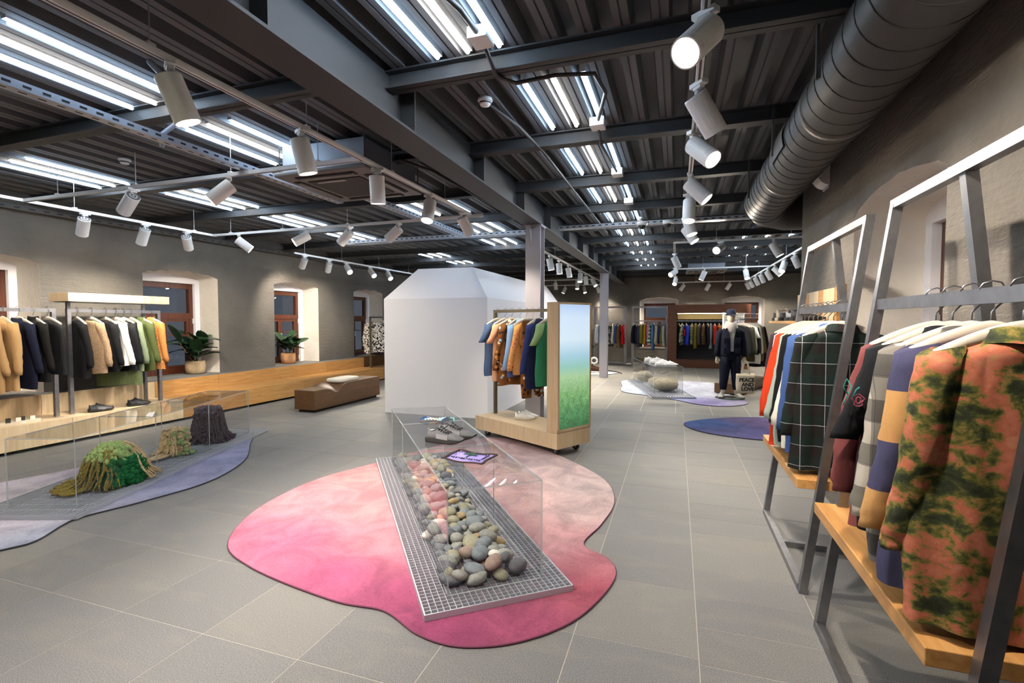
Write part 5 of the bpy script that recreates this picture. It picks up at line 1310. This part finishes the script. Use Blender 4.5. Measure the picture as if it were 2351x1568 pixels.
# brown portal with lit recess
t = thing('portal_cabinet', 'dark brown framed wall cabinet with lit clothes rail', 'cabinet', (0, 17.75, 0))
PX0, PX1, IX0, IX1 = -.3, 2.3, 0.0, 1.98
for nm, a in (('side_panel', (PX0, IX0, 0, 2.16)), ('side_panel', (IX1, PX1, 0, 2.16)), ('head_panel', (IX0, IX1, 1.86, 2.16)), ('base_panel', (IX0, IX1, 0, .28))):
    q = MB(); q.box(a[0], a[1], 0, .6, a[2], a[3]); q.build(nm, 'portalwood', t, bevel=.003)
q = MB(); q.box(IX0, IX1, .56, .6, .28, 1.86); q.build('back_panel', plain('#2f2e30', .8), t)
q = MB(); q.box(IX0 + .02, IX1 - .02, .3, .5, 1.66, 1.84); q.build('inner_valance', plain('#8a7a52', .7), t)
q = MB(); q.box(IX0 + .02, IX1 - .02, .03, .06, 1.845, 1.86); q.build('light_strip', NT('strip').col('#ffffff').set(.5, 0, .5, (1, .85, .6, 1), 14).m, t)
q = MB(); q.box(IX0, IX1, .2, .235, 1.585, 1.62); q.build('rail', 'steel', t)
row(17.97, 1.61, [(.07, cloth('#1f2020'), 'black shirt, leftmost in the brown portal', 'shirt', {}), (.18, blotch([(.4, '#2c4a34'), (.5, '#c9c2a0'), (.6, '#22302a')], 16, 2), 'dark green patterned shirt in the brown portal', 'shirt', {}), (.31, cloth('#2f3fb0'), 'royal blue fleece with red pocket in the brown portal', 'jacket', dict(w=1.1, mats={'collar': cloth('#2f3fb0')})),
                   (.5, plaid('#8f8560', '#4a5a3c', '#cfc79a', .1), 'green plaid shirt in the brown portal', 'shirt', {}), (.62, cloth('#8f7a2c'), 'mustard trousers in the brown portal', 'trousers', dict(kind='pants', L=.95)), (.74, cloth('#4a4642'), 'grey brown shirt in the brown portal', 'shirt', {}), (.87, plaid('#3a2a26', '#6a4a34', '#b08a50', .09), 'brown plaid shirt in the brown portal', 'shirt', {}),
                   (1.0, cloth('#26242a'), 'black jacket in the middle of the brown portal', 'jacket', {}), (1.1, cloth('#8fa0a4'), 'pale denim trousers in the brown portal', 'trousers', dict(kind='pants', L=.95)), (1.22, cloth('#c8342a'), 'red sweatshirt in the brown portal', 'sweatshirt', dict(w=1.1)), (1.36, plaid('#c07a3a', '#3a2a22', '#e0b070', .1), 'orange plaid shirt in the brown portal', 'shirt', {}),
                   (1.47, blotch([(.4, '#6a6a3a'), (.55, '#b0a070')], 12, 3), 'khaki camouflage trousers in the brown portal', 'trousers', dict(kind='pants', L=.95)), (1.58, plaid('#7a2a30', '#2a2226', '#c0a090', .09), 'red plaid shirt in the brown portal', 'shirt', {})], 'clothes in the brown portal', 'white hanger in the brown portal')
for o in list(COL.objects):
    if str(o.get('label', '')).startswith('royal blue fleece'):
        for sy in (-1, 1):
            q = MB(); q.box(-.2, -.03, sy * .085 - .012, sy * .085 + .012, -.52, -.3); q.build('pocket', cloth('#c02a30'), o, bevel=.006)
# mesh stand on a brown plinth
mdir = Vector((.37, .93, 0)).normalized(); MA = math.atan2(mdir.y, mdir.x)
t = thing('mesh_stand', 'white wire mesh clothes stand on a brown plinth behind the mannequin', 'stand', (1.32, 11.38, 0), MA)
q = MB(); q.box(0, 2.05, 0, .56, .03, .24); q.build('plinth', 'walnut', t, bevel=.003)
q = MB(); q.box(.06, 1.99, .06, .5, 0, .03); q.build('plinth_foot', plain('#15110e', .9), t)
for x in (.35, 1.95):
    q = MB(); q.box(x - .018, x + .018, .5 - .018, .5 + .018, .24, 1.79); q.build('post', plain('#d9d9d6', .4), t)
q = MB()
for k in range(24): x = .35 + 1.6 * k / 23; q.tube([(x, .5, .3), (x, .5, 1.78)], .0035, 5)
for k in range(23): z = .3 + 1.48 * k / 22; q.tube([(.35, .5, z), (1.95, .5, z)], .0035, 5)
o = q.build('wire_mesh', plain('#d9d9d6', .4), t, True); o['kind'] = 'stuff'
q = MB()
for k in range(9): y = .1 + .4 * k / 8; q.tube([(.35, y, 1.77), (1.95, y, 1.77)], .0035, 5)
o = q.build('wire_top', plain('#d9d9d6', .4), t, True); o['kind'] = 'stuff'
q = MB(); q.box(.35, 1.95, .165, .195, 1.62, 1.65); q.build('rail', 'steel', t)
def msp(x, y, z): return (1.32 + x * math.cos(MA) - y * math.sin(MA), 11.38 + x * math.sin(MA) + y * math.cos(MA), z)
for k, (x, y, m, lab, cat, kw) in enumerate(((.45, -.12, cloth('#2c2b2a'), 'black jacket just behind the mannequin arm', 'jacket', {}), (.62, -.12, cloth('#3a4038'), 'dark green jacket on the mesh stand', 'jacket', {}), (.78, -.12, cloth('#4c4a30'), 'olive jacket on the mesh stand', 'jacket', dict(L=.8)), (.98, -.12, cloth('#f0efea'), 'white tee under black layers on the mesh stand', 'shirt', dict(L=.66, sleeve='short')),
                             (1.12, -.12, cloth('#242426'), 'black jacket beside the white tee on the mesh stand', 'jacket', {}), (1.3, -.12, cloth('#d9d8d2'), 'pale grey coat on the mesh stand', 'coat', dict(L=.9)), (1.6, -.12, cloth('#6b5636'), 'brown jacket at the far side of the mesh stand', 'jacket', dict(L=.85)), (1.8, -.12, cloth('#1d1d20'), 'black padded coat at the far side of the mesh stand', 'coat', dict(L=1.0, puff=.6)))):
    hang(msp(x, y + .3, 1.645), MA + PI / 2, m, lab, cat, 'clothes on the mesh stand', seed=50 + k, hlabel='white hanger on the mesh stand', **kw)
pair(msp(1.7, .35, .242), 2.6, WHT, 'white sneaker on the brown plinth', 'shoes on the plinth')
# leopard rack by the fourth window
t = thing('clothes_rack', 'thin steel rack with leopard coat at the fourth window', 'rack')
for y in (11.25, 12.6):
    q = MB(); q.box(-7.82, -7.78, y - .02, y + .02, .3, 1.72); q.build('post', 'brass', t)
q = MB(); q.box(-7.82, -7.78, 11.27, 12.58, 1.68, 1.72); q.build('rail', 'steel', t)
leo = blotch([(.42, '#1d1b1b'), (.47, '#e4e0d6')], 26, 2, (1, 1, 1), '', .3, 'CONSTANT')
for k, (y, m, lab, cat) in enumerate(((11.42, leo, 'black and white leopard print coat at the fourth window', 'coat'), (11.62, cloth('#3a3236'), 'dark shirt behind the leopard coat', 'shirt'), (11.76, cloth('#6a625e'), 'grey brown jacket behind the leopard coat', 'jacket'), (11.9, cloth('#a8642c'), 'rust orange jacket at the edge of the hut', 'jacket'), (12.05, cloth('#4a3a4a'), 'plum trousers behind the leopard coat', 'trousers'))):
    hang((-7.8, y, 1.708), .25, m, lab, cat, 'clothes on the leopard coat rack', L=.82 if k == 0 else .9, w=1.2 if k == 0 else 1, seed=60 + k, hlabel='white hanger on the leopard coat rack', kind='pants' if cat == 'trousers' else 'top')
# driftwood display beyond the second column
t = thing('driftwood', 'dark driftwood branches with white loop beyond the rear column', 'driftwood', (-2.55, 15.1, 0))
barkm = plain('#4a2c1c', .9); dk = plain('#1f1c1c', .8)
q = MB(); q.tube([(-.5, 0, .1), (-.2, .1, .16), (.1, 0, .14), (.5, .05, .08)], [.06, .1, .09, .04], 8); q.build('log', barkm, t, True)
for pts in ([(-.1, 0, .15), (-.05, 0, .5), (.1, 0, .8), (.3, 0, .95)], [(-.05, 0, .5), (-.25, 0, .62), (-.3, .1, .8)], [(.0, 0, .2), (.25, 0, .35), (.4, 0, .3)], [(.1, 0, .8), (-.05, 0, .98), (-.12, 0, 1.1)], [(.5, .05, .08), (.85, 0, .05), (1.0, -.1, .02)]):
    q = MB(); q.tube(pts, [.022 - .004 * k for k in range(len(pts))], 6); q.build('branch', dk, t, True)
q = MB(); q.tube([(.15 + .09 * math.cos(a), -.05, .38 + .09 * math.sin(a)) for a in [2 * PI * k / 16 for k in range(17)]], .03, 8); q.build('loop', plain('#e0ded8', .7), t, True)

# ================================================================ MANNEQUIN
mq = thing('mannequin', 'mannequin in navy jacket, grey hoodie and cap standing on a glass base', 'mannequin', (1.05, 10.95, 0), .12)
SK, NV, HD = plain('#c9b99f', .5), cloth('#171a28'), cloth('#b9b5ad')
def ring(cx, cy, z, rx, ry, n=18, p=.9, wob=0):
    return [(cx + rx * math.copysign(abs(math.cos(a)) ** p, math.cos(a)) * (1 + wob * math.sin(3 * a + z * 20)), cy + ry * math.copysign(abs(math.sin(a)) ** p, math.sin(a)), z) for a in [2 * PI * k / n for k in range(n)]]
# one continuous body: head, neck, torso
q = MB(); q.loft([ring(0, 0, 1.0, .15, .1), ring(0, 0, 1.2, .15, .1), ring(0, 0, 1.4, .17, .1), ring(0, 0, 1.46, .1, .08), ring(0, -.005, 1.5, .055, .06), ring(0, -.01, 1.555, .052, .06), ring(0, -.025, 1.59, .058, .075), ring(0, -.03, 1.63, .07, .092), ring(0, -.028, 1.68, .076, .1), ring(0, -.02, 1.74, .077, .1), ring(0, -.01, 1.79, .06, .08), ring(0, 0, 1.815, .02, .03)])
body = q.build('body', SK, mq, True)
q = MB(); q.loft([[(s * .012 * (1 - k), -.122 - .018 * math.sin(k * 2.2), 1.64 + .06 * k) for s in (-1, 0, 1)] for k in (0, .35, .7, 1)], cap=False, closed=False); q.build('nose', SK, body, True)
q = MB(); q.loft([ring(0, -.01, 1.715, .09, .115), ring(0, -.005, 1.735, .093, .118), ring(0, 0, 1.79, .09, .11), ring(0, 0, 1.83, .075, .09), ring(0, 0, 1.845, .03, .04)]); cap = q.build('cap', cloth('#22263a'), mq, True)
q = MB(); q.loft([[(.085 * math.cos(a) * s, -.02 - (.1 + .07 * u) * math.sin(a), 1.735 - .02 * u) for a in [PI * k / 12 for k in range(13)]] for u, s in ((0, 1), (.5, 1.02), (1, .9))], cap=False, closed=False); q.build('peak', cloth('#22263a'), cap, True)
# hoodie collar and front
q = MB(); q.loft([ring(0, .0, 1.38, .13, .128), ring(0, -.01, 1.45, .135, .125), ring(0, .0, 1.53, .12, .115), ring(0, .02, 1.59, .1, .1), ring(0, .02, 1.57, .085, .085)], cap=False); hood = q.build('hood', HD, mq, True)
q = MB(); q.grid(lambda s, v: ((s - .5) * (.07 + .08 * v), -.128 - .006 * math.sin(s * PI) + .02 * v, .98 + .46 * v), 6, 8); q.build('sweatshirt_front', HD, mq, True)
# jacket: open front shell, sleeves, collar, pockets
def jring(z, rx, ry, gap):
    n = 26; a0 = -PI / 2 + gap; a1 = -PI / 2 + 2 * PI - gap
    return [(rx * math.copysign(abs(math.cos(a)) ** .85, math.cos(a)), ry * math.sin(a) + .008 * math.sin(a * 7 + z * 9), z) for a in [a0 + (a1 - a0) * k / n for k in range(n + 1)]]
q = MB(); q.loft([jring(.9, .215, .145, .1), jring(1.0, .21, .145, .1), jring(1.12, .203, .142, .12), jring(1.25, .2, .14, .15), jring(1.36, .198, .135, .24), jring(1.42, .17, .125, .4), jring(1.46, .12, .11, .7)], cap=False, closed=False); jk = q.build('jacket', NV, mq, True)
for s in (-1, 1):
    q = MB(); pts = [(s * .165, 0, 1.41), (s * .212, .0, 1.36), (s * .24, .01, 1.16), (s * .252, 0, 1.02), (s * .262, -.03, .87)]
    q.tube(pts, [.05, .066, .06, .056, .05], 14); q.build('jacket_sleeve', NV, jk, True)
    for z in (1.2, 1.0):
        q = MB(); q.box(s * .11 - .055, s * .11 + .055, -.158, -.14, z - .055, z + .055); q.build('jacket_pocket', NV, jk, bevel=.006)
    q = MB(); q.loft([[(s * (.05 + .07 * k), -.1 - .012 * k, 1.47 - .02 * k), (s * (.06 + .09 * k), -.11 - .03 * k, 1.42 - .05 * k)] for k in (0, .5, 1)], cap=False, closed=False); q.build('jacket_lapel', NV, jk, True)
    # hand with palm and five fingers
    hx, hy, hz = s * .262, -.035, .87
    q = MB(); q.loft([ring(hx, hy, hz, .026, .02, 10), ring(hx, hy, hz - .03, .03, .016, 10), ring(hx, hy - .004, hz - .075, .037, .014, 10), ring(hx, hy - .006, hz - .09, .03, .012, 10)]); hand = q.build('hand', SK, mq, True)
    for k in range(4):
        fx = hx + (-.027 + .018 * k); ln = (.062, .074, .07, .055)[k]
        q = MB(); q.tube([(fx, hy - .004, hz - .08), (fx, hy - .01, hz - .08 - ln * .5), (fx, hy - .03, hz - .08 - ln * .85)], [.0085, .008, .006], 7); q.build('finger', SK, hand, True)
    q = MB(); q.tube([(hx - s * .028, hy - .004, hz - .03), (hx - s * .048, hy - .02, hz - .06), (hx - s * .046, hy - .034, hz - .09)], [.01, .009, .007], 7); q.build('thumb', SK, hand, True)
# trousers with tapered legs
q = MB(); q.loft([ring(0, 0, .8, .19, .13), ring(0, 0, .9, .19, .13), ring(0, 0, 1.02, .17, .12)]); tr = q.build('trousers', NV, mq, True)
for s in (-1, 1):
    q = MB(); q.loft([ring(s * .095, 0, .88, .105, .12, 16), ring(s * .1, 0, .7, .108, .115, 16, .9, .03), ring(s * .112, -.005, .5, .092, .1, 16, .9, .03), ring(s * .122, .0, .32, .08, .088, 16, .9, .04), ring(s * .128, .005, .19, .064, .075, 16, .9, .03)]); q.build('trouser_leg', NV, tr, True)
    q = MB(); q.loft([ring(s * .128, .01, .2, .04, .048, 12), ring(s * .128, .01, .1, .042, .05, 12)]); q.build('sock', plain('#cfcbc2', .9), mq, True)
q = MB(); q.lathe([(.28, 0), (.29, .004), (.28, .01)], 36, (0, -.02, .015)); q.build('glass_base', plain('#46504f', .1), mq, True)
for s in (-1, 1):
    c, sn = math.cos(.12), math.sin(.12); lx, ly = s * .128, .07
    shoe((1.05 + lx * c - ly * sn, 10.95 + lx * sn + ly * c, .028), -PI / 2 + .12 - s * .0 + s * .35, ('#9a968c', '#b9b6ae', '#55524c', '#a8a59c', '#cfcbc2', '#8f8c84'), 'grey high sneaker worn by the mannequin, ' + ('inner' if s < 0 else 'bag side'), 'shoes of the mannequin', .02, 1.0)
# tote bag held in the hand
can = mk('canvas', lambda n: (n.col('#d2c6ac'), n.bump(n.noise(n.pos(), 160, 2), .4, .006), n.set(.9, 0, .1)))
tb = thing('tote_bag', 'cream canvas tote bag with bold black lettering hanging from the mannequin hand', 'bag', (1.325, 10.83, .8), .18)
q = MB(); rings = []
for i in range(8):
    k = i / 7; z = -.27 - .38 * k
    rings.append([(.18 * math.copysign(abs(math.cos(a)) ** .45, math.cos(a)) * (1 + .02 * math.sin(k * 5)), (.02 + .03 * math.sin(k * PI)) * math.sin(a) + .008 * math.sin(k * 9 + a), z + .012 * math.sin(a * 2)) for a in [2 * PI * j / 24 for j in range(24)]])
q.loft(rings); q.build('body', can, tb, True)
for y in (-.022, .022):
    q = MB(); pts = [(-.075, y, -.3), (-.07, y, -.2), (-.03, y * .6, -.03), (0, y * .4, .0), (.03, y * .6, -.03), (.07, y, -.2), (.075, y, -.3)]
    for p, p2 in zip(pts, pts[1:]): q.bar(p, p2, .024, .004, (0, 1, 0))
    q.build('handle', can, tb)
for k, (txt, dx) in enumerate((('PEACE', .012), ('AND', .03), ('LOVE', .03))):
    cu = bpy.data.curves.new('lettering', 'FONT'); cu.body = txt; cu.size = .105; cu.align_x = 'CENTER'; cu.extrude = .002; cu.offset = .0035; cu.space_character = .95
    cu.materials.append(plain('#191817', .8)); tmp = bpy.data.objects.new('lettering', cu); me = bpy.data.meshes.new_from_object(tmp); bpy.data.objects.remove(tmp); o = link('lettering', me, tb, (dx, -.056, -.42 - .092 * k)); o.rotation_euler = (PI / 2, 0, 0)
